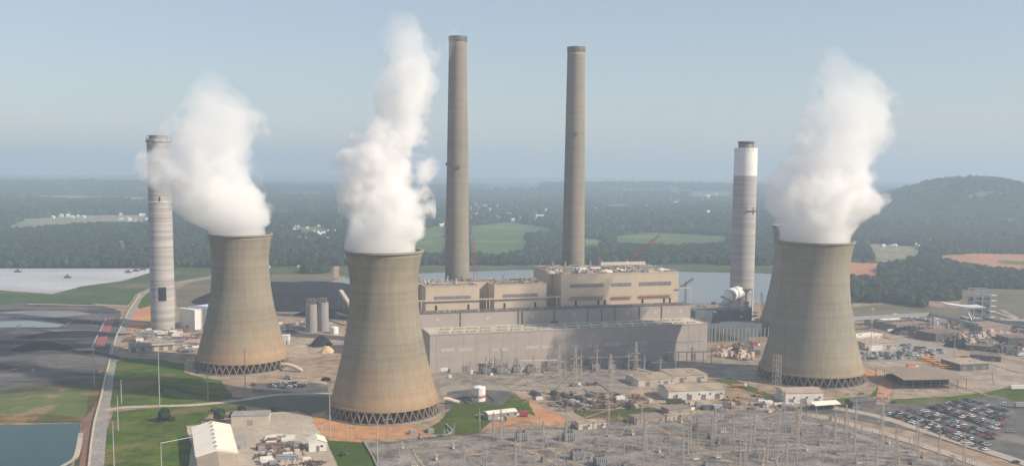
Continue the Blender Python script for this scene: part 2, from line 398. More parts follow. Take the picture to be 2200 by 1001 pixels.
sheet('works_yard', [(1850,690),(2260,690),(2260,760),(2150,760),(2060,745),(1960,722),(1850,735)], mat('works_dirt', (.17,.125,.095), (.33,.23,.155), .05, 9, c3=(.09,.08,.08), scale3=.04), .14, 2)
strip('haul_road', [(1850,752),(1960,740),(2050,742),(2120,760),(2200,775),(2300,790)], 9, mat('haul_road_gravel', (.30,.26,.23), (.25,.22,.195), .05), .26)
strip('bank_road', [(2150,665),(2200,690),(2260,705)], 8, M_dirt, .24)
strip('rail_bed', [(1690,884),(1800,905),(1960,950),(2110,1000),(2260,1050)], 9.5, mat('ballast', (.38,.32,.26), (.31,.265,.22), .08), .40)
strip('rail_bed', [(1760,872),(1880,893),(2000,930),(2130,972),(2260,1015)], 9.5, MATS['ballast'], .40)
strip('yard_track', [(1650,900),(1770,915),(1900,955),(2040,1005),(2120,1040)], 7, mat('track_dirt', (.27,.24,.21), (.22,.2,.18), .08), .40)
strip('yard_path', [(1080,940),(1180,990),(1240,1020)], 4, M_dirt, .42)
strip('yard_path', [(1395,912),(1480,950),(1560,990),(1600,1020)], 5, M_dirt, .42)
strip('yard_path', [(1000,978),(1200,963),(1400,948)], 2.6, M_dirt, .44)
strip('yard_path', [(1180,962),(1240,1001),(1270,1030)], 3.5, M_dirt, .46)
strip('yard_path', [(1470,978),(1600,962),(1720,955)], 2.4, M_dirt, .44)
rt_ = random.Random(5)
def tracks(poly, n, ww, m, z):
    us = [q[0] for q in poly]; vs = [q[1] for q in poly]
    for k in range(n):
        while True:
            u, v = rt_.uniform(min(us), max(us)), rt_.uniform(min(vs), max(vs))
            if inpoly(np.array([u]), np.array([v]), poly)[0]: break
        a = P(u, v); an = rt_.choice([.29, .29, 1.86, 1.2, .9])+rt_.uniform(-.12, .12); L = rt_.uniform(30, 80); d = Vector((math.cos(an), math.sin(an))); nn = Vector((-d.y, d.x))*rt_.uniform(-2.5, 2.5)
        strip('wheel_track', [a.xy-d*L/2, a.xy+nn, a.xy+d*L/2], rt_.uniform(*ww), m, z+k*.002, True)
M_worn = mat('worn_dirt', (.36, .285, .21), (.30, .24, .18), .1, 9, .95, spec=.1); M_damp = mat('damp_dirt', (.17, .145, .125), (.22, .185, .155), .1, 9, .95, spec=.1)
DY = [(1110,838),(1300,838),(1430,845),(1420,880),(1250,900)]
tracks(DY, 6, (.8, 2), M_worn, .50); tracks(DY, 5, (.8, 2), M_damp, .56)
tracks([(560,700),(700,720),(700,840),(640,830),(600,770)], 6, (.8, 2.2), M_worn, .50)
tracks([(1000,805),(1540,785),(1600,815),(1000,828)], 6, (.8, 2.2), M_damp, .50); tracks([(1000,805),(1540,785),(1600,815),(1000,828)], 5, (.8, 2), M_worn, .56)
tracks([(840,955),(1240,925),(1640,890),(1900,940),(2000,1001),(860,1001)], 9, (.8, 2.2), M_damp, .50); tracks([(840,955),(1240,925),(1640,890),(1900,940),(2000,1001),(860,1001)], 6, (.7, 1.8), M_worn, .58)
tracks([(1860,780),(2180,780),(2180,825),(1930,850)], 7, (1, 2.5), M_worn, .50); tracks([(0,700),(200,700),(200,820),(0,830)], 8, (1, 3), M_damp, .50)
tracks([(0,670),(200,665),(220,700),(190,820),(0,825)], 14, (1.5, 4), mat('ash_light', (.17,.16,.155), (.13,.122,.12), .1, 9, spec=.1), .56)

for a, b in (((340,826),(420,846)), ((420,846),(520,857))): strip('ditch', [a, ((a[0]+b[0])/2, (a[1]+b[1])/2+1), b], 3.5, mat('ditch_shrubs', (.02,.035,.012), (.035,.05,.018), .2, 9, spec=.05), .50)
# lake with its banks
sheet('lake', [(690,630),(745,598),(905,588),(1100,580),(1300,580),(1470,584),(1660,588),(1665,650),(1480,652),(1200,640),(905,640),(745,640)], M_lake, .16, 1.5)
sheet('lake_bank', [(560,573),(1000,570),(1680,568),(1680,588),(1470,583),(1300,579),(1100,579),(905,586),(745,596),(720,588),(560,590)], M_bankg, .22, 2)
sheet('dirt_track', [(640,640),(690,628),(742,600),(742,592),(690,616),(640,622)], M_dirt, .26, 1)
strip('dirt_track', [(725,598),(722,585),(724,572)], 9, M_dirt, .30)

# coal pile: a long dark mound
def mound(name, cx, cy, rx, ry, h, m, rz=0, seed=0, power=1.4):
    nx = 40; v = []; f = []
    for j in range(nx+1):
        for i in range(nx+1):
            a = i/nx*2-1; b = j/nx*2-1; r = max(abs(a), abs(b)); s = math.hypot(a, b) or 1
            a2, b2 = a*r/s, b*r/s; rr = math.hypot(a2, b2)
            wo = 1+.25*(float(fbm(a2*2+seed, b2*2, seed, 3))-.5)
            z = h*min(1, max(0, 1-rr)**.9*power)*(.85+.3*float(fbm(a2*5+9, b2*5, seed+4, 3)))
            v.append((a2*rx*wo, b2*ry*wo, z if rr < .999 else -.3))
    for j in range(nx):
        for i in range(nx):
            k = j*(nx+1)+i; f.append((k, k+1, k+nx+2, k+nx+1))
    me = bpy.data.meshes.new(name); me.from_pydata(v, [], f); me.polygons.foreach_set('use_smooth', [True]*len(f)); me.update()
    return link(name, me, m, loc=(cx, cy, 0), rz=rz)
c = P(650, 648); structure(mound('coal_pile', c.x-10, c.y+25, 150, 120, 17, M_coal, -.1, 3, 2.2))
c = P(700, 678); structure(mound('coal_pile', c.x+15, c.y, 60, 25, 9, M_coal, -.3, 5))
c = P(120, 775); structure(mound('ash_heap', c.x-10, c.y, 75, 40, 7, M_ash, .1, 6))
c = P(90, 750); structure(mound('ash_heap', c.x, c.y, 30, 16, 7, M_coal, .1, 7))
c = P(180, 765); structure(mound('ash_heap', c.x, c.y, 25, 14, 5, M_coal, .1, 8))
c = P(30, 720); structure(mound('ash_heap', c.x, c.y, 90, 18, 5, M_ash, .05, 9))
c = P(150, 722); structure(mound('ash_heap', c.x, c.y, 60, 12, 5, M_coal, .2, 10))

# haze: one closed box of thin even air round everything
hm = bpy.data.materials.new('haze'); hm.use_nodes = True; n = hm.node_tree.nodes; n.remove(n['Principled BSDF'])
pv = n.new('ShaderNodeVolumePrincipled'); pv.inputs['Density'].default_value = 1.95e-4; pv.inputs['Color'].default_value = (.60, .74, .90, 1); pv.inputs['Anisotropy'].default_value = .1
hm.node_tree.links.new(pv.outputs[0], n['Material Output'].inputs['Volume'])
hz = MB().box(-17500, 17500, -17500, 17500, -60, 345).build('haze', hm); hz['kind'] = 'stuff'

# ------------------------------------------------------------------ forests
def crown_mesh(name, seed, squash=1.15):
    bm = bmesh.new(); bmesh.ops.create_icosphere(bm, subdivisions=3, radius=1)
    for v in bm.verts:
        p = v.co.copy(); nn = float(fbm(p.x*2.1+seed*5, p.y*2.1+p.z*1.9, seed, 3))
        v.co = p*(.62+.75*nn); v.co.z *= squash
        if v.co.z < -.45: v.co.z = -.45+(v.co.z+.45)*.3
    rnd = random.Random(seed)
    for k in range(170):
        d = Vector((rnd.gauss(0, 1), rnd.gauss(0, 1), rnd.gauss(0, .8)+.3)).normalized()
        c = d*rnd.uniform(.72, 1.08); c.z *= squash; s = rnd.uniform(.07, .17)
        a = Vector((rnd.gauss(0, 1), rnd.gauss(0, 1), rnd.gauss(0, 1))).normalized(); b = a.cross(d+Vector((.1, .2, .3))).normalized()
        vs = [bm.verts.new(c+a*s), bm.verts.new(c+b*s), bm.verts.new(c-a*s), bm.verts.new(c-b*s)]; bm.faces.new(vs)
    me = bpy.data.meshes.new(name); bm.to_mesh(me); bm.free(); return me
def leafmat(name, c, c2):
    m = mat(name, c, c2, 1.6, 4, .9, spec=.1)
    n = m.node_tree.nodes; l = m.node_tree.links
    oi = n.new('ShaderNodeObjectInfo'); hs = n.new('ShaderNodeHueSaturation')
    src = n['Principled BSDF'].inputs['Base Color'].links[0].from_socket
    mr = n.new('ShaderNodeMapRange'); mr.inputs[3].default_value = .6; mr.inputs[4].default_value = 1.5; l.new(oi.outputs['Random'], mr.inputs[0])
    l.new(src, hs.inputs['Color']); l.new(mr.outputs[0], hs.inputs['Value']); l.new(hs.outputs[0], n['Principled BSDF'].inputs['Base Color'])
    return m
L1 = leafmat('leaves_dark', (.012, .024, .010), (.026, .042, .016)); L2 = leafmat('leaves_mid', (.020, .036, .014), (.038, .056, .02))
M_bark = mat('bark', (.08, .06, .045), (.05, .04, .03), 1)
crowns = []
tree_spots = [(472, 905, L1, 'dark round tree growing beside the lawn left of the white ribbed warehouse', 4.2), (352, 905, L2, 'small rounded tree between the side road and the white ribbed warehouse', 4.0), (520, 896, L1, 'dark bushy tree behind the flat beige warehouse', 3.4)]
for i, (u, v, m, lab, s) in enumerate(tree_spots):
    t = thing('tree', lab, 'tree', P(u, v))
    cm = crown_mesh('crown', i+1, 1.1+.15*i)
    cr = link('crown', cm, m, t, (0, 0, s*1.15)); cr.scale = (s, s, s); crowns.append(cr)
    MB().lathe([(.3, 0), (.2, s*.5), (.1, s)], 7).build('trunk', M_bark, t)
def scatter(name, pts, sc, srcs, label):
    """tree crowns instanced on points (a forest that nobody could count)"""
    me = bpy.data.meshes.new(name); me.from_pydata([tuple(p) for p in pts], [], [])
    a = me.attributes.new('size', 'FLOAT', 'POINT'); a.data.foreach_set('value', np.asarray(sc, np.float32))
    kk = me.attributes.new('kind_index', 'INT', 'POINT'); kk.data.foreach_set('value', rng.integers(0, len(srcs), len(pts)).astype(np.int32))
    o = link(name, me); stuff(o, label)
    ng = bpy.data.node_groups.new(name, 'GeometryNodeTree')
    ng.interface.new_socket('Geometry', in_out='INPUT', socket_type='NodeSocketGeometry'); ng.interface.new_socket('Geometry', in_out='OUTPUT', socket_type='NodeSocketGeometry')
    n = ng.nodes; l = ng.links; gi = n.new('NodeGroupInput'); go = n.new('NodeGroupOutput')
    jg = n.new('GeometryNodeGeometryToInstance')
    for s in srcs:
        oi = n.new('GeometryNodeObjectInfo'); oi.inputs[0].default_value = s; oi.inputs['As Instance'].default_value = False
        l.new(oi.outputs['Geometry'], jg.inputs[0])
    ip = n.new('GeometryNodeInstanceOnPoints'); ip.inputs['Pick Instance'].default_value = True
    na = n.new('GeometryNodeInputNamedAttribute'); na.data_type = 'FLOAT'; na.inputs[0].default_value = 'size'
    nk = n.new('GeometryNodeInputNamedAttribute'); nk.data_type = 'INT'; nk.inputs[0].default_value = 'kind_index'
    rv = n.new('FunctionNodeRandomValue'); rv.data_type = 'FLOAT_VECTOR'; rv.inputs[0].default_value = (-.15, -.15, 0); rv.inputs[1].default_value = (.15, .15, 6.28)
    l.new(gi.outputs[0], ip.inputs['Points']); l.new(jg.outputs[0], ip.inputs['Instance'])
    l.new(na.outputs[0], ip.inputs['Scale']); l.new(nk.outputs[0], ip.inputs['Instance Index']); l.new(rv.outputs[0], ip.inputs['Rotation'])
    l.new(ip.outputs[0], go.inputs[0])
    md = o.modifiers.new('scatter', 'NODES'); md.node_group = ng
    return o
def proj(x, y, z):
    """where a world point appears in the photograph"""
    d = np.stack([x, y, z-CAMZ], -1); zz = d@np.array(fw)
    return U0+F_*(d@np.array(RT))/zz, V0-F_*(d@np.array(UP))/zz
NEARF = [(1812,652),(1812,602),(1888,604),(1892,572),(1986,566),(2060,570),(2130,580),(2300,590),(2300,620),(2060,622),(2052,655),(1985,662),(1900,650)]
CL = [('in the village left of the nearest steam column', (625, 735, 484, 535), 34, .5), ('in the village between the tall smokestacks', (1010, 1180, 438, 476), 72, .75), ('on the hillside far left beside the banded chimney', (250, 322, 462, 476), 12, .7), ('on the dry field far left', (95, 240, 463, 470), 8, .7),
      ('in the scattered woods right of the right smokestack', (1265, 1400, 425, 470), 18, .75), ('far off behind the white-topped chimney', (1515, 1572, 455, 464), 7, 1.2), ('near the field edge left of the left smokestack', (895, 955, 460, 488), 5, .8), ('on the clearing right of the broad cooling tower', (1895, 2040, 520, 552), 7, .6), ('in the trees behind the leftmost cooling tower', (410, 440, 525, 545), 3, .6), ('on the far hills in the middle of the picture', (1440, 1560, 415, 440), 9, 1.3), ('on the lake bank behind the coal pile', (560, 740, 573, 578), 4, .45)]
HOUSES = []
for wh, (ua, ub, va, vb), n, s in CL: HOUSES.append([(random.uniform(ua, ub), random.uniform(va, vb)) for k in range(n)])
HUV = np.array([q for h in HOUSES for q in h])
def forest_points(d0, d1, sp, smin, smax, th=14):
    hw = math.tan(R(31)); out = []
    ys = np.arange(d0, d1, sp); pts = []
    for y in ys:
        xs = np.arange(-y*hw-50, y*hw+50, sp); pts.append(np.stack([xs, np.full_like(xs, y)], -1))
    p = np.concatenate(pts); p += rng.uniform(-.5, .5, p.shape)*sp
    x, y = p[:, 0], p[:, 1]; z = terr(x, y)
    u, v = proj(x, y, z); ut, vt = proj(x, y, z+th*.6)
    keep = np.ones(len(x), bool)
    base = np.where(u < 560, 574.5, np.where(u < 900, 572, np.where(u < 1700, 570, 566)))
    base = base + 2.5*(fbm(u/14, v*0, 41, 2)-.5)
    keep &= (v < base) | inpoly(u, v, NEARF)
    wob = 18*(fbm(x/60, y/60, 31, 2)-.5)
    for kind, pw in FW_: keep &= ~inpoly(x+wob, y+wob*1.5, pw)
    for kind, pp in FIELDS: keep &= ~inpoly(ut, vt, pp)
    if d0 > 3000: keep &= ~((fbm(x/420, y/300, 21, 3) > .60))
    keep &= fbm(x/170, y/120, 51, 3) < .66
    x, y, z, u, v = x[keep], y[keep], z[keep], u[keep], v[keep]
    k2 = np.ones(len(x), bool)
    for hu, hv_ in HUV: k2 &= ~((abs(u-hu) < 4.5) & (v > hv_-1.0) & (v < hv_+(9 if d0 < 3000 else 6)))
    x, y, z = x[k2], y[k2], z[k2]
    s = rng.uniform(smin, smax, len(x))*(.8+.5*fbm(x/80, y/80, 61, 2))
    return np.stack([x, y, z+s*.75], -1), s
fp, fs = forest_points(1250, 2900, 9.0, 4.6, 7.4)
scatter('forest', fp, fs, crowns, 'dense dark green woods on the plain beyond the lake and the plant')
fp2, fs2 = forest_points(2900, 5600, 17, 8, 12)
scatter('distant_forest', fp2, fs2, crowns, 'hazy woods between the far fields and villages')
fp3, fs3 = forest_points(5600, 9500, 34, 11, 17)
scatter('far_off_forest', fp3, fs3, crowns, 'blue wooded hills fading into the haze')
# the small dark copse beside the lake
cp = []
for k in range(46):
    p = P(678+random.uniform(-24, 24), 586+random.uniform(-3, 2)); cp.append((p.x, p.y, 6))
scatter('copse', cp, [random.uniform(5.5, 9) for _ in cp], crowns, 'dark copse of trees at the near edge of the green field beside the lake')
print('trees', len(fp), len(fp2), len(fp3))

# ------------------------------------------------------------------ cooling towers
M_glass = mat('dark_glass', (.03, .035, .045), (.05, .05, .06), .5, rough=.3)
def concrete(name, base, band, zper, lowtint=None, zlow=0, vstr=.25, streak=.5):
    """cast concrete: construction lifts, weathering streaks, dust stain near the foot"""
    m = bpy.data.materials.new(name); m.use_nodes = True; MATS[name] = m
    n = m.node_tree.nodes; l = m.node_tree.links; b = n['Principled BSDF']; b.inputs['Roughness'].default_value = .9; b.inputs['Specular IOR Level'].default_value = .2
    tc = n.new('ShaderNodeTexCoord'); sx = n.new('ShaderNodeSeparateXYZ'); l.new(tc.outputs['Object'], sx.inputs[0])
    def math_(op, a, c=None):
        x = n.new('ShaderNodeMath'); x.operation = op
        for i, s in enumerate((a, c)):
            if s is None: continue
            if hasattr(s, 'is_output'): l.new(s, x.inputs[i])
            else: x.inputs[i].default_value = s
        return x.outputs[0]
    def noise(scale, vec=None, stretch=None, det=5):
        t = n.new('ShaderNodeTexNoise'); t.inputs['Scale'].default_value = scale; t.inputs['Detail'].default_value = det
        mp = n.new('ShaderNodeMapping'); mp.inputs['Scale'].default_value = stretch or (1, 1, 1)
        l.new(vec or tc.outputs['Object'], mp.inputs[0]); l.new(mp.outputs[0], t.inputs['Vector']); return t.outputs[0]
    # bands at each lift: noise that varies only with height
    bn = noise(1/zper, stretch=(.02, .02, 1), det=2)
    bf = noise(4/zper, stretch=(.01, .01, 1), det=1)
    st = noise(.35, stretch=(1, 1, .06), det=4)
    bl = noise(.035, det=6)
    angn = math_('ARCTAN2', sx.outputs[1], sx.outputs[0])
    rib = math_('SINE', math_('MULTIPLY', angn, 72.))
    val = math_('ADD', 1.0, math_('MULTIPLY', math_('SUBTRACT', bn, .5), band*2.2))
    val = math_('ADD', val, math_('MULTIPLY', math_('SUBTRACT', bf, .5), band))
    val = math_('ADD', val, math_('MULTIPLY', math_('SUBTRACT', st, .5), streak))
    val = math_('ADD', val, math_('MULTIPLY', math_('SUBTRACT', bl, .5), vstr*1.6))
    val = math_('ADD', val, math_('MULTIPLY', rib, .02))
    col = n.new('ShaderNodeMix'); col.data_type = 'RGBA'; col.inputs[6].default_value = (*base, 1); col.inputs[7].default_value = (*(lowtint or base), 1)
    if lowtint:
        zr = n.new('ShaderNodeMapRange'); zr.interpolation_type = 'SMOOTHSTEP'; zr.inputs[1].default_value = zlow; zr.inputs[2].default_value = 5; l.new(math_('ADD', sx.outputs[2], math_('MULTIPLY', math_('SUBTRACT', bl, .5), zlow*.8)), zr.inputs[0]); l.new(zr.outputs[0], col.inputs[0])
    else: col.inputs[0].default_value = 0
    vm = n.new('ShaderNodeVectorMath'); vm.operation = 'SCALE'; l.new(col.outputs[2], vm.inputs[0]); l.new(val, vm.inputs['Scale']); l.new(vm.outputs[0], b.inputs['Base Color'])
    return m
M_tower = concrete('tower_concrete', (.225, .195, .145), .24, 7, (.31, .21, .125), 50, .3, .5)
M_towerg = concrete('tower_concrete_grey', (.23, .205, .16), .24, 9, (.265, .21, .14), 40, .3, .5)
M_col = mat('column_concrete', (.22, .15, .10), (.17, .125, .095), .3)
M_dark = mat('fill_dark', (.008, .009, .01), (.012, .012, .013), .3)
M_rim = mat('rim_concrete', (.26, .23, .19), (.2, .18, .15), .2)
def shell_profile(rb, rt, rth, zb, H, zth):
    """hyperbola through the foot, the throat and the rim"""
    out = []
    for k in range(41):
        z = zb+(H-zb)*k/40
        if z < zth: b = (zth-zb)/math.sqrt((rb/rth)**2-1)
        else: b = (H-zth)/math.sqrt((rt/rth)**2-1)
        out.append((rth*math.sqrt(1+((z-zth)/b)**2), z))
    return out
def cooling_tower(cx, cy, rring, rb, rt, rth, label, m, H=119.2, zb=8.5, npair=44):
    t = thing('cooling_tower', label, 'cooling tower', (cx, cy, 0), group='hyperbolic cooling towers of the power plant')
    pr = shell_profile(rb, rt, rth, zb, H-1.4, 94)
    inner = [(r-.7, z) for r, z in reversed(pr)]
    MB().lathe(pr+inner+[pr[0]], 128, cap=False).build('shell', m, t)
    MB().lathe([(rt+.02, H-1.4), (rt+1.0, H-1.4), (rt+1.0, H), (rt-.9, H), (rt-.9, H-1.4)], 128, cap=False, sm=False).build('rim', M_rim, t)
    MB().lathe([(rb+.02, zb), (rb+.7, zb+.1), (rb+.55, zb+1.5), (pr[2][0]+.0, zb+1.6)], 128, cap=False, sm=False).build('ring_beam', m, t)
    MB().lathe([(rring+2.2, 0), (rring+2.2, 1.3), (rring+1.6, 1.3), (rring+1.6, .9), (rring-1, .9)], 96, cap=False, sm=False).build('basin_wall', M_rim, t)
    MB().lathe([(rb-3.5, .2), (rb-3.5, zb+1)], 72, cap=False).build('fill_shade_wall', M_dark, t)  # near-black colour paints in the shade of the interior behind the columns
    # leaning columns, each a piece of its own; two shared meshes (left and right leaning)
    ms = []
    for s in (-1, 1):
        da = math.pi/npair*s
        a = Vector((rring, 0, .9)); b = Vector(((rb+.1)*math.cos(da), (rb+.1)*math.sin(da), zb+.3))
        ms.append(MB().bar(a, b, .75).mesh('column')); ms[-1].materials.append(M_col)
    for k in range(npair):
        for q in (0, 1):
            c = link('column', ms[q], None, t); c.rotation_euler.z = 2*math.pi*k/npair
    return t
TW = {}
def tower_at(u, v, *a, **k):
    p = P(u, v); return cooling_tower(p.x, p.y, *a, **k), p
T1, p1 = tower_at(521, 786, 41.5, 40, 27.5, 24.6, 'leftmost cooling tower, left of the coal pile, under the widest ragged steam cloud', M_tower)
T2, p2 = tower_at(826, 883, 41, 39.5, 28.2, 24.6, 'nearest cooling tower, ringed by orange clay in front of the turbine hall', M_tower)
T3, p3 = tower_at(1742, 811, 45, 43.8, 31.6, 28.6, 'broad cooling tower standing to the right of the switchyard beside the car parks', M_towerg)
T4, p4 = tower_at(1714, 716, 43, 42, 31, 28, 'cooling tower mostly hidden behind the broad right one, only its left edge showing', M_towerg)
c0 = P(650, 808)

# ------------------------------------------------------------------ chimneys
M_chim = concrete('chimney_grey_concrete', (.36, .335, .32), .8, 7, (.35, .33, .31), 10, .1, .12)
M_chim2 = concrete('chimney_smooth_grey', (.35, .33, .32), .45, 8, None, 0, .1, .12)
M_stack = concrete('stack_tan_concrete', (.22, .195, .162), .2, 14, None, 0, .25, .3)
M_white = mat('white_paint', (.74, .72, .70), (.66, .64, .62), .2, rough=.5)
M_steel = mat('dark_steel', (.10, .085, .08), (.15, .13, .12), .3, rough=.6, metal=.2)
M_grey = mat('galvanised_steel', (.34, .35, .36), (.26, .27, .28), .5, rough=.55, metal=.3)
def tapered(r0, r1, z0, z1, n=26): return [(r0+(r1-r0)*(k/n), z0+(z1-z0)*k/n) for k in range(n+1)]
# left grey chimney
p = P(351, 705); t = thing('chimney', 'grey ring-banded chimney behind the leftmost cooling tower, its top veiled by steam', 'chimney', p)
MB().lathe(tapered(12.9, 12.1, 0, 207), 48).build('shaft', M_chim, t)
MB().lathe([(12.1, 203.5), (13.4, 203.5), (13.4, 204.7), (12.0, 204.7)], 48, cap=False, sm=False).build('work_platform', M_steel, t)
MB().lathe([(9.5, 206.5), (9.5, 211), (8.6, 211), (8.6, 206)], 32, cap=False).build('flue', M_steel, t)
mb = MB()
for a in range(0, 360, 30): mb.bar((12.8*math.cos(R(a)), 12.8*math.sin(R(a)), 204.7), (12.8*math.cos(R(a)), 12.8*math.sin(R(a)), 208.0+(a % 60 == 0)*2.5), .35)
mb.bar((-12, 0, 211), (8, 3, 209), .5); mb.build('hoist_frame', M_steel, t)
for k in range(4):
    a = R(-84+k*9); q = 12.75
    o = MB().box(-1.0, 1.0, -.25, .25, 0, 15).build('breeching_slot', M_dark, t, (q*math.cos(a), q*math.sin(a), 32)); o.rotation_euler.z = a+math.pi/2
MB().lathe([(12.55, 139), (12.85, 139), (12.85, 139.8), (12.52, 139.8)], 48, cap=False).build('hoop', M_white, t)
o = MB().box(-.6, .6, -.3, .3, 0, 6).build('vent_slot', M_dark, t, (12.5*math.cos(R(-72)), 12.5*math.sin(R(-72)), 139)); o.rotation_euler.z = R(18)
# tall stacks
def stack(u, v, rb, rt, H, lab, platforms):
    p = P(u, v); t = thing('smokestack', lab, 'smokestack', p, group='tall tan smokestacks behind the boiler houses')
    MB().lathe(tapered(rb, rt, 0, H), 48).build('shaft', M_stack, t)
    MB().lathe([(rt+.02, H-5), (rt+.35, H-5), (rt+.5, H-1.5), (rt+.5, H+.4), (rt-1.2, H+.4), (rt-1.2, H-3)], 48, cap=False, sm=False).build('cap', M_steel, t)
    MB().lathe([(rt+.02, H-16), (rt+.09, H-16), (rt+.09, H-5), (rt+.02, H-5)], 48, cap=False).build('sooty_band', mat('sooty_red_band', (.33, .20, .15), (.24, .17, .14), .25, stretch=(1, 1, .2)), t)
    ld = MB(); a = R(-100)
    for s in (-.5, .5):
        ld.bar((rb*math.cos(a)+s, rb*math.sin(a)-.5, 60), ((rt)*math.cos(a)+s, (rt)*math.sin(a)-.5, H-2), .18)
    ld.build('ladder', M_steel, t)
    for z, aa in platforms:
        r = rb+(rt-rb)*z/H; o = MB().box(-1.6, 1.6, -1.2, .6, 0, .4).box(-1.6, 1.6, -1.2, -1.0, .4, 1.8).box(-1, 1, -.9, .4, .4, 2.6).build('platform', M_steel, t, (r*math.cos(R(aa)), r*math.sin(R(aa)), z)); o.rotation_euler.z = R(aa+90)
    return t
stack(982, 746, 13.2, 8.6, 305, 'taller-looking left smokestack with a red sooty band at its lip and two small platforms halfway', [(178, -82), (181, 190)])
stack(1229.5, 720, 13.0, 9.2, 305, 'right-hand tan smokestack rising behind the large right boiler house', [(214, -90)])
# right chimney, white upper part
p = P(1591.5, 692); t = thing('chimney', 'grey chimney with a white painted upper part, beside the curved white duct', 'chimney', p)
pc = p
MB().lathe(tapered(14, 13.3, 0, 172), 48).build('shaft', M_chim2, t)
MB().lathe(tapered(13.36, 13.2, 172, 204, 4), 48).build('white_section', M_white, t)
MB().lathe([(8.8, 203), (8.8, 211.5), (8.0, 211.5), (8.0, 203)], 32, cap=False).build('flue', M_steel, t)
MB().lathe([(8.9, 209), (9.3, 209), (9.3, 211.7), (8.8, 211.7)], 32, cap=False).build('flue_collar', mat('dull_rust', (.11, .075, .07), (.08, .06, .06), .4), t)
mb = MB()
for k in range(16):
    a = R(k*22.5); mb.box(13.25*math.cos(a)-.25, 13.25*math.cos(a)+.25, 13.25*math.sin(a)-.25, 13.25*math.sin(a)+.25, 200.5, 201.3)
mb.build('vent_holes', M_dark, t)
mb = MB()
for k in range(9):
    a0 = R(-95+k*10); a1 = R(-85+k*10)
    mb.bar((14.6*math.cos(a0), 14.6*math.sin(a0), 132), (14.6*math.cos(a1), 14.6*math.sin(a1), 132), .8)
for k in (0, 4, 9):
    a0 = R(-95+k*10); mb.bar((14.4*math.cos(a0), 14.4*math.sin(a0), 128), (14.4*math.cos(a0), 14.4*math.sin(a0), 136), .7)
mb.build('work_stage', M_steel, t)

# ------------------------------------------------------------------ the plant buildings
BX = P(923.5, 802); BYAW = R(16.5)
E1 = Vector((math.cos(BYAW), math.sin(BYAW), 0)); E2 = Vector((-math.sin(BYAW), math.cos(BYAW), 0))
def B2W(x, y, z=0): return BX+E1*x+E2*y+Vector((0, 0, z))
def XL(u, y, z):
    """plant-grid x whose point at (y, z) is seen in column u"""
    a, b = -300., 900.
    for _ in range(40):
        c = (a+b)/2; w = B2W(c, y, z)
        if proj(w.x, w.y, w.z)[0] < u: a = c
        else: b = c
    return c
def ZL(u, v, y):
    """height at which plant-grid depth y is seen at (u, v)"""
    x = XL(u, y, 40); w = B2W(x, y, 0); r = ray(u, v); t = w.y/r.y
    return CAMZ+r.z*t
M_mauve = mat('mauve_cladding', (.37, .315, .285), (.325, .275, .25), .05, 7, .75, stretch=(1, 1, 2))
M_mauve2 = mat('pale_mauve_cladding', (.36, .305, .28), (.32, .27, .25), .03, 6, .75)
M_beige = mat('beige_cladding', (.50, .405, .305), (.43, .35, .265), .03, 7, .7, stretch=(1, 1, .25))
M_beiged = mat('brown_panel', (.23, .17, .15), (.29, .21, .18), .3, 5, .8)
M_roof = mat('pale_roof', (.50, .44, .33), (.42, .37, .29), .03, 8, .8, c3=(.36, .32, .27), scale3=.05)
M_roofg = mat('dirty_roof', (.22, .18, .15), (.13, .105, .09), .12, 8, .9, c3=(.38, .33, .28), scale3=.09)
M_louv = mat('louvre', (.20, .175, .19), (.15, .135, .15), .5, 4, .5)
M_pane = mat('pale_pane', (.46, .42, .36), (.40, .36, .32), .3, 4, .4)
M_orange = mat('orange_rail', (.42, .20, .11), (.34, .17, .11), .3)
M_hatch = mat('roof_hatch', (.30, .27, .23), (.24, .215, .19), .3)
def bthing(name, label, cat, group=None): return thing(name, label, cat, BX, BYAW, group)
HL = XL(1520, 0, 34); HW = 38.
hall = bthing('turbine_hall', 'very long low mauve turbine hall with a pale flat roof, front of the power station', 'turbine hall')
MB().box(0, HL, 0, HW, 0, 33.4).build('wall', M_mauve, hall)
MB().box(.9, HL-.9, .9, HW-.02, 33.4, 34.0).build('roof', M_roof, hall)
MB().box(-.3, HL+.3, -.3, .9, 33.42, 34.5).box(-.3, .9, .9, HW, 33.42, 34.5).box(HL-.9, HL+.3, .9, HW, 33.42, 34.5).build('parapet', M_mauve2, hall)
mh = MB().box(-4.2, 4.2, -1.6, 1.6, 0, .9).mesh('roof_hatch'); mh.materials.append(M_hatch)
for row, (yy, off) in enumerate(((8, 0), (24, 5))):
    k = 0; x = 14+off
    while x < HL-8:
        link('roof_hatch', mh, None, hall, (x, yy, 34.0)); x += 12.6+(3.5 if k % 4 == 3 else 0); k += 1
for (ua, ub, v) in ((946, 975, 752), (984, 1015, 751), (1056, 1072, 751), (1078, 1092, 750), (1130, 1158, 746), (1164, 1190, 745), (1226, 1244, 743), (1262, 1272, 742), (1275, 1287, 742), (1298, 1310, 740), (1314, 1334, 739), (1366, 1390, 737)):
    xa, xb = XL(ua, 0, 15), XL(ub, 0, 15); zz = ZL((ua+ub)/2, v, 0)
    MB().box(xa, xb, -.18, 0.02, zz-1.6, zz+1.6).build('window', M_pane, hall)
for k in range(22):
    x = 6+k*12.1
    if x > HL-4: break
    MB().box(x-.1, x+.1, -.12, .02, .1, 33.3).build('panel_joint', M_mauve, hall)
for ua in (1000, 1085, 1170, 1260, 1345, 1430, 1490):
    x = XL(ua, 0, 3); MB().box(x-2.5, x+2.5, -.25, .02, 0.05, 5.5).build('roller_door', M_louv, hall)
MB().box(XL(1330, 0, 20), HL-3, -.28, .02, 17.2, 18.0).build('cable_tray', M_grey, hall)
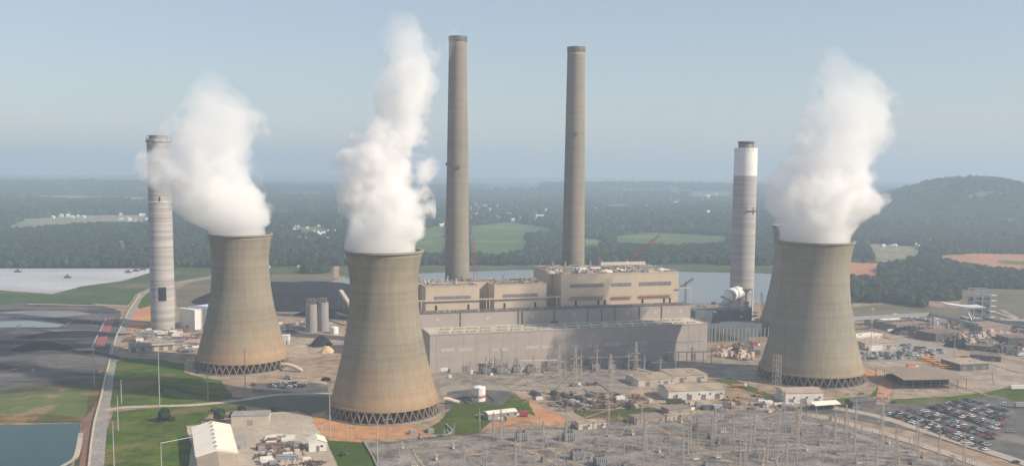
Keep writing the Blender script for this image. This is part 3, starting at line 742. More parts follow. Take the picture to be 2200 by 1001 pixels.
# bunker bay
BL = XL(1484, HW, 47)
bay = bthing('bunker_bay', 'long narrow mauve block with dark downpipes above the turbine hall roof', 'plant building')
MB().box(-2, BL, HW, HW+15, 0, 46.6).build('wall', M_mauve2, bay)
MB().box(-2.3, BL+.3, HW-.3, HW+15, 46.6, 47.3).build('roof_edge', M_steel, bay)
for i, zx in enumerate((365, 780, 808, 1035, 1275, 1375, 1470, 1645, 1805)):
    x = XL(880+zx/3.333, HW, 40); w = .9 if zx in (808, 1035, 1645) else .45
    MB().box(x-w/2, x+w/2, HW-.7, HW-.02, 34.1, 46.5).build('downpipe', M_steel, bay)
x = XL(880+1035/3.333, HW, 36); MB().box(x-3, x+3, HW-3, HW-.05, 34.05, 36).build('vent_hood', M_steel, bay)
for zx in (1180, 1565, 1755, 1850, 1940, 200, 560, 880):
    x = XL(880+zx/3.333, HW, 40); MB().box(x-1.6, x+1.6, HW-.15, HW-.01, 39.2, 42.6).build('window', M_pane, bay)
for k in range(34):
    x = random.uniform(2, BL-2); h = random.uniform(.5, 1.8)
    MB().box(x-random.uniform(.4, 2), x+random.uniform(.4, 2), HW+2, HW+4, 47.3, 47.3+h).build('roof_unit', random.choice([M_steel, M_hatch, M_roofg]), bay)
# boiler houses
def boiler(name, label, blocks, louvres, ztop, rails, doors):
    t = bthing(name, label, 'boiler house')
    for i, (xa, xb, ya, yb, zt) in enumerate(blocks):
        MB().box(xa, xb, ya, yb, 0, zt-.8).build('wall', M_beige, t)
        MB().box(xa+.8, xb-.8, ya+.8, yb-.8, zt-.8, zt-.3).build('roof', M_roofg, t)
        MB().box(xa-.25, xb+.25, ya-.25, ya+.8, zt-.8, zt).box(xa-.25, xa+.8, ya+.8, yb, zt-.8, zt).box(xb-.8, xb+.25, ya+.8, yb, zt-.8, zt).build('parapet', M_beige, t)
        # roof plant: fans, ducts and boxes
        for k in range(int((xb-xa)*(yb-ya)/75)):
            x = random.uniform(xa+3, xb-4); y = random.uniform(ya+2, yb-3); s = random.random(); w = random.uniform(1, 4)
            m = random.choice([M_steel, M_hatch, M_roofg, M_beiged, M_grey, M_beige])
            if s < .5: MB().box(x-w, x+w, y-w*.5, y+w*.5, zt-.3, zt+random.uniform(.4, 2.0)).build('roof_unit', m, t)
            elif s < .8: MB().tube([(x-w*1.6, y, zt+.6), (x+w*1.6, y+random.uniform(-2, 2), zt+.7)], .6, 8).build('roof_duct', m, t)
            else: MB().lathe([(.9, zt-.3), (.9, zt+1.4), (1.2, zt+1.5), (.3, zt+2.1)], 10, c=(x, y)).build('roof_fan', M_grey, t)
        for k in range(int((xb-xa)/14)):
            x = xa+6+k*14; MB().lathe([(.55, zt-.3), (.55, zt+3.2), (.9, zt+3.4), (.9, zt+3.9)], 8, c=(x, yb-2)).build('vent_pipe', M_white if k % 3 else M_grey, t)
    for (za, zb, va, vb, y) in louvres:
        ua, ub = 880+za/3.333, 880+zb/3.333; v1, v2 = 500+va/3.333, 500+vb/3.333
        xa, xb = XL(ua, y, 62), XL(ub, y, 62); zt, zbt = ZL((ua+ub)/2, v1, y), ZL((ua+ub)/2, v2, y); n = max(3, int((xb-xa)/5.5)); w = (xb-xa)/n
        for k in range(n):
            f = MB().box(xa+k*w+.12, xa+(k+1)*w-.12, y-.22, y+.02, zbt, zt).build('louvre_window', M_louv, t)
            s = MB()
            for j in range(4):
                zz = zbt+(zt-zbt)*(j+.5)/4; s.box(xa+k*w+.3, xa+(k+1)*w-.3, y-.4, y-.24, zz-.12, zz+.12)
            s.build('slat', M_grey, f)
    for (za, zb, v, y) in rails:
        ua, ub = 880+za/3.333, 880+zb/3.333; xa, xb = XL(ua, y, 56), XL(ub, y, 56); zz = ZL((ua+ub)/2, 500+v/3.333, y)
        MB().box(xa, xb, y-1.4, y+.02, zz-.35, zz+.1).box(xa, xb, y-1.4, y-1.25, zz+.1, zz+1.2).build('gallery', M_orange, t)
        MB().box(xa, xb, y-.5, y+.02, zz-2.6, zz-2.0).build('steam_pipe', M_beiged, t)
    for zx, y in doors:
        x = XL(880+zx/3.333, y, 50); MB().box(x-.9, x+.9, y-.25, y+.02, 47.3, 51.8).build('door', M_dark, t)
    return t
YF = HW+17
ZT1 = ZL(970, 614, YF); ZT3 = ZL(1330, 586.5, YF)
xa1, xb1, xa2, xb2 = XL(914.5, YF, 60), XL(1030, YF, 60), XL(1062, YF, 60), XL(1174, YF, 60)
boiler('boiler_house', 'smaller beige boiler house with two front blocks, in front of the left smokestack',
       [(xa1, xb1, YF, YF+24, ZT1), (xa2, xb2, YF, YF+24, ZT1), (xa1-4, xb2, YF+24.3, YF+43, ZT1+.4)],
       [(175, 440, 452, 484, YF), (668, 920, 436, 470, YF)], ZT1, [], [(190, YF), (422, YF), (680, YF), (900, YF)])
xa3, xb3 = XL(1205.5, YF, 60), XL(1457.5, YF, 60)
boiler('boiler_house', 'largest beige boiler house, under the right smokestack, with three long louvre strips',
       [(xa3, xb3, YF, YF+24, ZT3), (xa3-3, xb3-2, YF+24.3, YF+78, ZT3+.3)],
       [(1148, 1390, 364, 390, YF), (1445, 1587, 358, 382, YF), (1642, 1872, 350, 377, YF)], ZT3,
       [(1148, 1388, 462, YF), (1445, 1585, 460, YF), (1642, 1868, 450, YF)], [(1190, YF), (1352, YF), (1398, YF), (1668, YF), (1822, YF), (1864, YF)])
M_hood = mat('pale_dome', (.58, .52, .42), (.5, .45, .37), .3)
t = bthing('roof_plant', 'pile of white domes and grey ducts on the roof of the largest boiler house', 'roof equipment')
for i, (zx, v, r) in enumerate(((1010, 246, 4.5), (1405, 255, 7), (1490, 238, 6), (1800, 235, 5.5))):
    y = YF+14+(i == 2)*12; x = XL(880+zx/3.333, y, ZT3)
    MB().lathe([(r, 0), (r*.95, 1), (r*.6, 2.2), (.3, 2.9)], 20).build('dome', M_hood, t, (x, y, ZT3-.2))
for k in range(12):
    x = XL(random.uniform(1230, 1440), YF+20, ZT3); y = YF+random.uniform(8, 40)
    MB().tube([(x, y, ZT3), (x+random.uniform(-4, 4), y+3, ZT3+3.5), (x+random.uniform(-14, 14), y+random.uniform(4, 9), ZT3+3.2)], random.uniform(.6, 1.3), 8).build('duct', random.choice([M_grey, M_hood, M_roofg]), t)
a = XL(1290, YF+60, ZT3+4); b = XL(1385, YF+60, ZT3+4)
MB().box(a, b, YF+58, YF+62, ZT3+1.5, ZT3+4.6).build('header_duct', M_hood, t)
# pipe bridge along the front of the boiler houses
t = bthing('pipe_bridge', 'thin tan pipe bridge on portal posts crossing the fronts of the boiler houses', 'pipe bridge')
xq0, xq1, xq2 = XL(898, YF-2, 57), XL(1210, YF-2, 57), XL(1483, YF-2, 57)
M_tanp = mat('tan_pipe', (.52, .41, .33), (.46, .36, .29), .3)
MB().box(xq0, xq1, YF-2.4, YF-1.6, 56.2, 57.2).build('pipe', M_tanp, t)
MB().box(XL(1455, YF-2, 57), xq2, YF-2.4, YF-1.6, 61.2, 62.0).build('pipe', M_tanp, t)
for u in (898, 905, 1045, 1052, 1196, 1483):
    x = XL(u, YF-2, 55); MB().box(x-.3, x+.3, YF-2.3, YF-1.7, 47.3, 61.2 if u == 1483 else 56.2).build('post', M_tanp, t)

# dark plant between the two boiler houses and behind the right end of the hall
def local(u, v, z=0):
    w = P(u, v, z)-BX; return w.dot(E1), w.dot(E2)
def ibox(t, name, u, v, w, d, h, m, z=0, dx=0, dy=0):
    x, y = local(u, v, 0); return MB().box(x-w/2+dx, x+w/2+dx, y-d/2+dy, y+d/2+dy, z, z+h).build(name, m, t)
M_tealst = mat('blue_grey_steel', (.105, .125, .13), (.07, .085, .09), .12, 6, .7)
t = bthing('scrubber_building', 'dark blue-grey scrubber plant at the foot of the white-topped chimney', 'scrubber')
ibox(t, 'wall', 1545, 728, 56, 24, 15, M_tealst); ibox(t, 'wall', 1600, 722, 48, 22, 14, M_tealst, dy=6)
ibox(t, 'upper_wall', 1555, 712, 70, 18, 24, M_tealst, dy=10); ibox(t, 'pump_house', 1512, 706, 44, 26, 15, mat('dull_blue_roof', (.17, .21, .24), (.12, .15, .17), .1))
for k in range(26):
    u = random.uniform(1495, 1640); ibox(t, 'roof_unit', u, random.uniform(700, 722), random.uniform(2, 7), random.uniform(2, 5), random.uniform(1, 3.2), random.choice([M_grey, M_hatch, M_tealst, M_white, M_steel]), z=random.choice([15, 16, 24]), dy=8)
for k in range(18):
    x, y = local(1500+k*8, 729); MB().box(x-.35, x+.35, y-13.5, y-12.9, 0, 15).build('column', M_grey, t)
# absorber vessel, cone and elbow duct to the chimney
t = thing('absorber_duct', 'white ribbed elbow duct rising from a cone into the side of the white-topped chimney', 'duct')
d0 = pc.y-22; xx = (1562-U0)/F_*d0*1.0
def WZ(u, v, d):
    r = ray(u, v); k = d/r.y; return Vector((r.x*k, d, CAMZ+r.z*k))
cb = WZ(1558, 677, d0); 
MB().lathe([(14, 0), (14, cb.z), (11.5, cb.z+2)], 32, c=(cb.x, cb.y)).build('vessel', M_tealst, t)
MB().lathe([(13.8, cb.z+.2), (13.2, cb.z+3.2), (7.2, cb.z+9), (6.8, cb.z+11)], 32, c=(cb.x, cb.y)).build('cone', M_white, t)
path = [WZ(1558, 664, d0), WZ(1558, 654, d0), WZ(1561, 643, d0), WZ(1568, 634.5, d0+2), WZ(1577, 630, d0+6), WZ(1590, 627, d0+14)]
MB().tube(path, 7.4, 20).build('elbow', M_white, t)
for k in (1, 2, 3, 4):
    MB().tube([path[k]-(path[k+1]-path[k-1]).normalized()*.35, path[k]+(path[k+1]-path[k-1]).normalized()*.35], 7.8, 20).build('stiffener', M_hatch, t)
MB().tube([WZ(1585, 668, d0+2), WZ(1585, 684, d0+2)], 4, 14).build('side_tank', M_grey, t)
t = thing('duct_frame', 'grey steel access frame between the white elbow duct and the chimney', 'steel frame')
a0 = WZ(1594, 622, d0+6); w = 6
for sx in (-w, w):
    for sy in (0, 8): MB().box(a0.x+6+sx-.4, a0.x+6+sx+.4, a0.y+sy-.4, a0.y+sy+.4, 0, a0.z).build('post', M_grey, t)
for k in range(8):
    z = a0.z-k*4.5; MB().box(a0.x+6-w, a0.x+6+w, a0.y-.3, a0.y+.3, z-.4, z).build('beam', M_grey, t)
MB().box(a0.x+6-w, a0.x+6+w, a0.y, a0.y+8, a0.z, a0.z+.6).build('deck', M_tealst, t)
MB().box(a0.x+3, a0.x+9, a0.y+2, a0.y+6, 8, a0.z-14).build('stair_enclosure', M_tealst, t)

# ------------------------------------------------------------------ generic sheds
M_bwall = mat('beige_wall', (.50, .43, .34), (.44, .38, .31), .1, 6, .8)
M_wwall = mat('white_wall', (.66, .63, .58), (.58, .55, .51), .1, 6, .7)
M_gwall = mat('grey_wall', (.30, .29, .28), (.25, .245, .235), .1, 6, .8)
M_wroof = mat('white_metal_roof', (.80, .74, .62), (.74, .68, .57), .1, 6, .5)
M_troof = mat('tan_roof', (.38, .295, .215), (.32, .25, .185), .1, 7, .8)
M_groof = mat('grey_roof', (.30, .28, .26), (.25, .235, .22), .1, 7, .8)
M_broof = mat('brown_roof', (.25, .19, .14), (.21, .16, .12), .06, 7, .85)
M_dwall = mat('dark_wall', (.07, .07, .075), (.10, .095, .09), .1, 6, .8)
def shed(name, label, A, B, depth, h, rise=0, wall=None, roof=None, doors=2, wins=6, cat='building', ridge='x', open_=False, group=None, dm=None, canopy=0):
    wall = wall or M_bwall; roof = roof or M_troof
    a = P(*A); b = P(*B); d = (b-a); L = d.length; rz = math.atan2(d.y, d.x)
    t = thing(name, label, cat, a, rz, group)
    if open_:
        n = max(3, int(L/7))
        for k in range(n+1):
            for y in (0.3, depth-.3): MB().box(L*k/n-.2, L*k/n+.2, y-.2, y+.2, 0, h).build('post', M_steel, t)
        MB().box(L*.12, L*.9, depth*.35, depth*.9, 0, h*.5).build('stored_goods', M_dark, t)
    else: MB().box(0, L, 0, depth, 0, h).build('wall', wall, t)
    if rise > 0:
        mb = MB()
        if ridge == 'x':
            mb.gable(0, L, 0, depth, h, h+rise)
            if not open_: MB().add([(0, 0, h), (0, depth, h), (0, depth/2, h+rise), (L, 0, h), (L, depth, h), (L, depth/2, h+rise)], [(0, 1, 2), (3, 5, 4)]).build('gable_end', wall, t)
        else:
            v0 = MB().gable(0, depth, 0, L, h, h+rise); v = [(p[1], p[0], p[2]) for p in v0.v]; mb.add(v, [tuple(reversed(f)) for f in v0.f])
            if not open_: MB().add([(0, 0, h), (L, 0, h), (L/2, 0, h+rise), (0, depth, h), (L, depth, h), (L/2, depth, h+rise)], [(0, 1, 2), (3, 5, 4)]).build('gable_end', wall, t)
        mb.build('roof', roof, t)
    else:
        MB().box(-.3, L+.3, -.3, depth+.3, h+.002, h+.5).build('roof', roof, t)
        for k in range(int(L*depth/160)):
            x = random.uniform(1.5, L-1.5); y = random.uniform(1.5, max(1.6, depth-1.5))
            MB().box(x-.8, x+.8, y-.6, y+.6, h+.5, h+random.uniform(.9, 1.6)).build('roof_unit', random.choice([M_grey, M_hatch]), t)
    if not open_:
        for k in range(doors):
            x = L*(k+.5)/doors; ww = min(2, L*.09); MB().box(x-ww, x+ww, -.12, .02, .02, min(h*.7, 4.2)).build('door', dm or M_louv, t)
        for k in range(wins):
            x = L*(k+.5)/wins+L*.22/wins
            MB().box(x-.8, x+.8, -.1, .02, h*.5, h*.5+1.3).build('window', M_glass, t)
        for k in range(2):
            y = depth*(k+.5)/2; MB().box(L-.02, L+.12, y-1, y+1, .02, min(h*.6, 3)).build('side_door', dm or M_louv, t)
    if canopy: MB().box(0, L, -canopy, -.3, h*.72, h*.72+.3).build('canopy', roof, t)
    return t
# left side
shed('storage_building', 'tall beige block with a white flat roof behind the leftmost cooling tower', (386, 703), (419, 708.5), 44, 21.5, 0, M_wwall, M_white, 1, 0)
shed('workshop', 'low beige workshop with dark door openings at the foot of the banded chimney', (277, 757), (376, 751), 12, 7.5, 0, M_bwall, M_groof, 5, 0, canopy=1.5)
shed('small_shed', 'white box-like shed on the yard right of the leftmost cooling tower', (604, 740), (620, 740), 9, 8.5, 0, M_wwall, M_wwall, 2, 0)
# white ribbed warehouse: eaves read off the photograph
e_bl, e_br, e_fl, e_fr = P(413, 917.5, 8), P(493, 909, 8), P(421, 979, 8), P(509, 968, 8)
ax = ((e_bl-e_fl)+(e_br-e_fr)).normalized(); wv = (e_fr-e_fl); wv = (wv-ax*wv.dot(ax)); WW = wv.length; Lw = (e_bl-e_fl).length
t = thing('warehouse', 'white ribbed gable-roofed warehouse beside the concrete yard at the lower left', 'warehouse', (e_fl.x, e_fl.y, 0), math.atan2(ax.y, ax.x)-math.pi/2)
MB().box(0, WW, 0, Lw, 0, 8).build('wall', M_wwall, t)
n = 22; rise = 3.2; half = []
for s in (0, 1):
    for k in range(n):
        y0, y1 = Lw*k/n+.04, Lw*(k+1)/n-.04; xe, xm = (-.5, WW/2) if s == 0 else (WW+.5, WW/2)
        v = [(xe, y0, 7.9), (xm, y0, 8+rise), (xm, y1, 8+rise), (xe, y1, 7.9)]; v += [(x, y, z+.25+.06*(k % 2)) for x, y, z in v]
        f = [(0, 1, 2, 3), (7, 6, 5, 4), (0, 4, 5, 1), (1, 5, 6, 2), (2, 6, 7, 3), (3, 7, 4, 0)]
        MB().add(v, f if s else [tuple(reversed(q)) for q in f]).build('roof_panel', M_wroof, t)
for k in range(7): MB().box(WW/2-.6, WW/2+.6, Lw*(k+.5)/7-1, Lw*(k+.5)/7+1, 8+rise+.2, 8+rise+.9).build('ridge_vent', M_groof, t)
MB().add([(0, 0, 8), (WW, 0, 8), (WW/2, 0, 8+rise-.05)], [(0, 1, 2)]).build('gable_end', M_wwall, t)
t = thing('warehouse', 'lower grey-beige front extension of the white ribbed warehouse', 'warehouse', (e_fl.x, e_fl.y, 0), math.atan2(ax.y, ax.x)-math.pi/2)
MB().box(.6, WW-.6, -46, -.3, 0, 7).build('wall', M_bwall, t)
g = MB().gable(-46, -.3, .6, WW-.6, 7, 9.8); MB().add([(p[1], p[0], p[2]) for p in g.v], [tuple(reversed(f)) for f in g.f]).build('roof', M_troof, t)
MB().add([(.6, -46, 7), (WW-.6, -46, 7), (WW/2, -46, 9.8)], [(0, 1, 2)]).build('gable_end', M_bwall, t)
shed('warehouse', 'flat-roofed beige warehouse across the top of the concrete yard', (497, 915), (577, 913), 13, 7, 0, M_bwall, M_groof, 1, 0, dm=M_gwall)
shed('lean_to', 'narrow grey lean-to along the right flank of the white ribbed warehouse', (497, 966), (530, 963), 22, 3.5, 0, M_gwall, M_groof, 1, 0)
shed('small_house', 'small pale-roofed white shed at the right edge of the concrete yard', (664, 971), (702, 968), 13, 5.5, 2.4, M_wwall, M_wroof, 1, 1, ridge='y')
# centre
shed('tank_house', 'long narrow beige-roofed building on the clay patch beside the red truck', (1049, 903), (1111, 896), 9, 4.5, 1.0, M_gwall, M_wroof, 1, 4)
shed('shop_building', 'largest white workshop, tan roof with a raised strip, beside the yellow machinery', (1436, 861), (1556, 856), 24, 7.5, 2.6, M_wwall, M_troof, 4, 5)
shed('shop_building', 'low flat tan-roofed workshop behind and left of the largest white workshop', (1372, 831), (1450, 826), 26, 5.5, 0, M_bwall, M_troof, 2, 3)
shed('shop_building', 'low tan-roofed workshop behind the largest white workshop, nearest the turbine hall', (1446, 822), (1520, 818), 28, 5.5, 0, M_bwall, M_troof, 2, 2)
shed('shop_building', 'white workshop with a raised tan roof in front of the broad cooling tower', (1686, 868), (1768, 866), 20, 8.5, 2, M_wwall, M_troof, 3, 3)
shed('control_house', 'cream control house with an arched doorway at the edge of the switchyard', (1243, 924), (1303, 920), 9, 4.6, 0, mat('cream_wall', (.58, .50, .36), (.52, .45, .33), .1), M_troof, 2, 2)
shed('control_house', 'long flat brown brick control house between the cream one and the lattice tower', (1368, 914), (1428, 908), 12, 4.6, 0, mat('pink_brick_wall', (.38, .27, .22), (.33, .24, .2), .2), M_broof, 1, 2)
shed('relay_house', 'small cream hut with brown doors at the top edge of the switchyard', (1434, 904), (1462, 901), 5, 3.6, 0, MATS['cream_wall'], M_troof, 3, 0, dm=M_beiged)
shed('relay_house', 'small brown hut just right of the cream hut at the switchyard edge', (1463, 902), (1487, 900), 6, 3.4, 0, MATS['pink_brick_wall'], M_troof, 1, 0)
shed('yard_shelter', 'grey flat shelter among the stacked steel in the middle of the dirt yard', (1437, 892), (1484, 887), 11, 4, 0, M_gwall, M_broof, 1, 0)
shed('open_shelter', 'small tan canopy beside the switchyard track below the broad cooling tower', (1752, 884), (1805, 880), 12, 4.5, 1.5, M_gwall, M_wroof, 0, 0, open_=True)
shed('covered_store', 'dark long tarpaulin-covered store beside the three cars on the track', (1832, 877), (1882, 872), 9, 4.5, 1.8, M_dwall, M_dwall, 0, 0)
# right
shed('storage_shed', 'very large open-sided shed with a wide brown roof left of the car park', (1942, 838), (2076, 836), 50, 8.5, 1.2, M_dwall, M_broof, open_=True)
shed('storage_shed', 'grey flat-roofed open store behind the very large brown shed', (2062, 797), (2124, 794), 26, 6, 0, M_dwall, M_troof, 3, 0)
shed('office', 'tan office with a bright white porch inside the crowded rear car park', (1858, 752), (1925, 750), 26, 6.5, 0, M_bwall, M_troof, 2, 8)
shed('office_porch', 'small bright white flat porch roof in front of the tan office', (1868, 754), (1897, 752.5), 3, 4, 0, M_wwall, M_white, 0, 0)
shed('office', 'long cream-roofed office hidden partly by the broad cooling tower', (1838, 737), (1895, 730), 14, 6, 0, M_bwall, M_wroof, 1, 5)
works = [((1925,712),(1990,706),30,7,'brown','dark low process shed left of the rusty framework'),((2010,734),(2070,728),26,8,'dark','tall rusty-dark steel framework block beside the lamp mast'),((2075,752),(2130,756),16,5,'dark','dark flat machine shed in front of the rusty framework'),
 ((2080,702),(2110,702),20,9,'teal','green-grey hopper house below the steel headframe'),((2110,716),(2170,712),30,7,'brown','pale-roofed brown shed with two dark arches'),((2150,703),(2205,706),18,8,'grey','grey shed with a white roof strip at the right edge'),
 ((2130,735),(2200,740),34,6,'clay','orange-roofed low shed near the right edge'),((2085,773),(2150,778),20,5,'dark','row of dark covered bins behind the grey open store'),((2165,745),(2230,745),24,9,'dark','tall dark block cut by the right edge of the picture'),
 ((1985,700),(2035,698),18,6,'grey','low grey pipework shed under the long conveyor'),((1905,702),(1935,700),12,8,'cream','cream cylindrical-looking pump house under the conveyor'),((1870,700),(1897,699),12,9,'grey','grey square hopper beside the conveyor trestle'),
 ((1940,690),(1975,689),14,5,'white','bright white flat shed behind the conveyor'),((2000,716),(2040,712),14,5,'brown','brown shed with a thin white roof beside the dark mound')]
wm = {'brown': (M_beiged, M_broof), 'dark': (M_dwall, mat('rusty_roof', (.13, .085, .07), (.20, .14, .11), .15)), 'teal': (M_tealst, M_groof), 'grey': (M_gwall, M_groof), 'clay': (M_beiged, mat('clay_roof', (.42, .26, .18), (.34, .22, .16), .1)), 'cream': (M_bwall, M_wroof), 'white': (M_wwall, M_white)}
for A, B, dp, h, k, lab in works: shed('process_building', lab, A, B, dp, h, 0, *wm[k], 2, 2, cat='industrial building')
for i, (u, v, r, lab) in enumerate(((1948, 716, 13, 'round dark mound beside the long conveyor'), (2060, 744, 10, 'small dark heap in front of the rusty framework'), (2120, 742, 11, 'brown heap right of the rusty framework'), (2010, 727, 12, 'low black heap behind the haul road'))):
    q = P(u, v); structure(mound('stockpile', q.x, q.y, r*1.6, r, 7, M_coal if i != 2 else M_brown, 0, i+30))

# tanks and silos
def tank(name, label, u, v, r, h, m, cap='cone', band=None, cat='tank', group=None, capm=None):
    t = thing(name, label, cat, P(u, v), group=group)
    MB().lathe([(r, 0), (r, h)], 32).build('shell', m, t)
    MB().lathe([(r+.08, h+.004), (r+.08, h+.15), (r*.5, h+r*.18), (.2, h+r*.26)] if cap == 'cone' else [(r+.1, h+.004), (r+.1, h+.4)], 32, sm=cap == 'cone').build('roof', capm or m, t)
    if band: MB().lathe([(r+.02, band[0]), (r+.05, band[0]), (r+.05, band[1]), (r+.02, band[1])], 32, cap=False).build('band', band[2], t)
    MB().box(-.3, .3, -r-.5, -r-.02, .2, h+.8).build('ladder', M_grey, t)
    return t
tank('oil_tank', 'white oil tank with a red stripe inside its square dark bund', 1028, 860, 5.4, 10.5, M_white, 'cone', (3.0, 5.2, mat('faded_red', (.50, .16, .14), (.44, .15, .13), .4)))
t = thing('bund', 'square dark bund wall round the white and red tank', 'bund', P(1028, 860), BYAW)
for s in (-1, 1):
    MB().box(-11, 11, 11*s-.3, 11*s+.3, 0, 1.3).build('bund_wall', M_dwall, t); MB().box(11*s-.3, 11*s+.3, -10.7, 10.7, 0, 1.3).build('bund_wall', M_dwall, t)
M_silo = mat('silo_concrete', (.30, .285, .265), (.24, .23, .22), .08, 6, .85, stretch=(1, 1, .3))
for i, (u, lab) in enumerate(((669.5, 'pale left silo of the pair beside the coal pile'), (694, 'darker right silo of the pair beside the coal pile'))):
    t = tank('silo', lab, u, 712-i*2, 6.2, 30 if i == 0 else 31, M_silo, 'flat', capm=M_groof, cat='silo', group='pair of concrete silos')
    MB().box(-4, 4, -3, 3, 31.5, 36).build('head_house', M_steel, t)
    for k in range(6): MB().box(-5+k*2-.12, -5+k*2+.12, -5.1, -4.9, 31.5, 37.5).build('rail_post', M_grey, t)
MB_ = thing('silo_bridge', 'dark steel bridge joining the tops of the two silos', 'steel bridge', P(669.5, 712)); MB().box(4.2, 10.2, -1.5, 1.5, 32, 34.5).build('span', M_steel, MB_)
tank('small_tank', 'short white tank at the right foot of the silos', 718, 716, 4.6, 6.5, M_white)
tank('small_tank', 'squat white tank behind the rear car park, under the conveyor', 1893, 700, 6, 8, M_white)
tank('small_tank', 'green-grey upright tank near the steel headframe', 2068, 708, 6, 10, mat('pale_green_paint', (.33, .42, .36), (.28, .36, .31), .2), 'flat')
tank('small_tank', 'cream upright tank between conveyor and dark mound', 1922, 697, 5, 12, M_bwall)
# dark hopper and tan mound left of the nearest tower
q = P(690, 742); structure(mound('stockpile', q.x, q.y, 14, 8, 9, M_coal, .8, 44)); q = P(703, 757); structure(mound('stockpile', q.x, q.y, 8, 6, 6, mat('yellow_sand', (.55, .42, .22), (.5, .36, .2), .2), 0, 45))

# conveyors
def conveyor(label, pts, w, leg, m=None, cat='conveyor', name='conveyor'):
    """pts: (u, v, z) of the gallery centre line"""
    t = thing(name, label, cat); W = [P(u, v, z) for u, v, z in pts]; m = m or M_grey
    for a, b in zip(W, W[1:]):
        MB().bar(a, b, w, w*.8).build('gallery', m, t)
        n = max(1, int((b-a).length/leg))
        for k in range(n+1):
            c = a+(b-a)*k/n
            if c.z > 3: MB().bar((c.x-w*.45, c.y, c.z-w*.41), (c.x-w*.9, c.y, 0), .5).bar((c.x+w*.45, c.y, c.z-w*.41), (c.x+w*.9, c.y, 0), .5).build('trestle', M_steel, t)
    return t
conveyor('long grey conveyor gallery running right from behind the broad cooling tower', [(1825, 684, 16), (1998, 675, 14)], 4.2, 34)
conveyor('grey conveyor gallery sloping down towards the steel headframe', [(2001, 676, 14), (2105, 698, 8)], 3.6, 30)
conveyor('short pale conveyor from the headframe down to the right edge', [(2125, 668, 12), (2230, 702, 4)], 3, 30, M_tanp)
conveyor('thin dark conveyor behind the pale one near the right edge', [(2110, 682, 8), (2230, 712, 4)], 2.6, 30, M_steel)
conveyor('slanting pale conveyor head sticking out right of the silos', [(732, 625, 26), (752, 655, 14)], 4.5, 40, M_tanp)
conveyor('dark conveyor gallery at the top right of the coal pile', [(722, 672, 9), (762, 684, 9)], 3, 20, M_steel)
conveyor('long pale pipeline crossing the ash yard to the road', [(60, 653, 1.2), (276, 657, 1.2)], 1.4, 30, M_tanp, 'pipeline', 'pipeline')
conveyor('pale pipeline running along the left side of the road', [(300, 632, 1.2), (276, 668, 1.2), (250, 722, 1.2), (229, 800, 1.2), (215, 860, 1.2), (203, 905, 1.2), (196, 950, 1.2), (187, 1040, 1.2)], 1.3, 22, mat('yellowish_pipe', (.48, .42, .28), (.42, .36, .24), .2), 'pipeline', 'pipeline')
sheet('red_liner', [(232, 682), (248, 682), (224, 744), (202, 746)], mat('red_sheeting', (.30, .075, .08), (.25, .07, .075), .2), .44, .4)
conveyor('grey belt conveyor left of the red sheeting in the ash yard', [(228, 684, 1.2), (196, 748, 1.2)], 1.6, 20)
shed('belt_house', 'small tan-roofed belt house at the lower end of the red sheeting', (165, 765), (205, 762), 12, 4.5, 0, M_dwall, M_troof, 1, 0)
# white canopy and headframe at the right
t = thing('canopy', 'large thin white wing-shaped canopy on a slanting strut near the right edge', 'canopy')
a, b, c = P(2038, 657, 26), P(2088, 664, 25), P(2118, 663, 27); d_ = Vector((0, 22, 0))
for p_, q_ in ((a, b), (b, c)):
    v = [p_, q_, q_+d_, p_+d_]; v = [tuple(x) for x in v]+[(x[0], x[1], x[2]+1.8) for x in v]
    MB().add(v, [(3, 2, 1, 0), (4, 5, 6, 7), (0, 1, 5, 4), (1, 2, 6, 5), (2, 3, 7, 6), (3, 0, 4, 7)]).build('deck', M_white, t)
s0 = P(2078, 664, 25); s1 = P(2090, 694, 3); MB().bar(s0+Vector((0, 3, 0)), s1, 1.6).build('strut', M_wwall, t); MB().bar(s0+Vector((6, 12, 0)), (s1.x+8, s1.y+8, 0), 1.2).build('strut', M_grey, t)
t = thing('headframe', 'tall open steel headframe with landings behind the white canopy', 'steel tower', P(2108, 697))
W_, D_, H_ = 20, 14, 42
for x in (-W_/2, 0, W_/2):
    for y in (0, D_): MB().box(x-.5, x+.5, y-.5, y+.5, 0, H_).build('column', M_grey, t)
for z in (12, 20, 28, 36, 41.5):
    for y in (0, D_): MB().box(-W_/2, W_/2, y-.35, y+.35, z-.4, z+.4).build('beam', M_grey, t)
for z in (10, 18, 26): MB().box(-W_/2+1, W_/2-1, 1, D_-1, z, z+6).build('machine_house', M_tealst, t)
for k in range(5): MB().box(W_/2+.6, W_/2+8, 2, 8, 8+k*6.5, 8.6+k*6.5).build('landing', M_wwall, t)
for x in (W_/2+1, W_/2+7.6): MB().box(x-.3, x+.3, 2.2, 2.8, 0, 36).build('stair_post', M_grey, t)
for k in range(4): MB().bar((-W_/2+k*5, 0, 36), (-W_/2+k*5+5, 0, 41), .5).build('brace', M_grey, t)

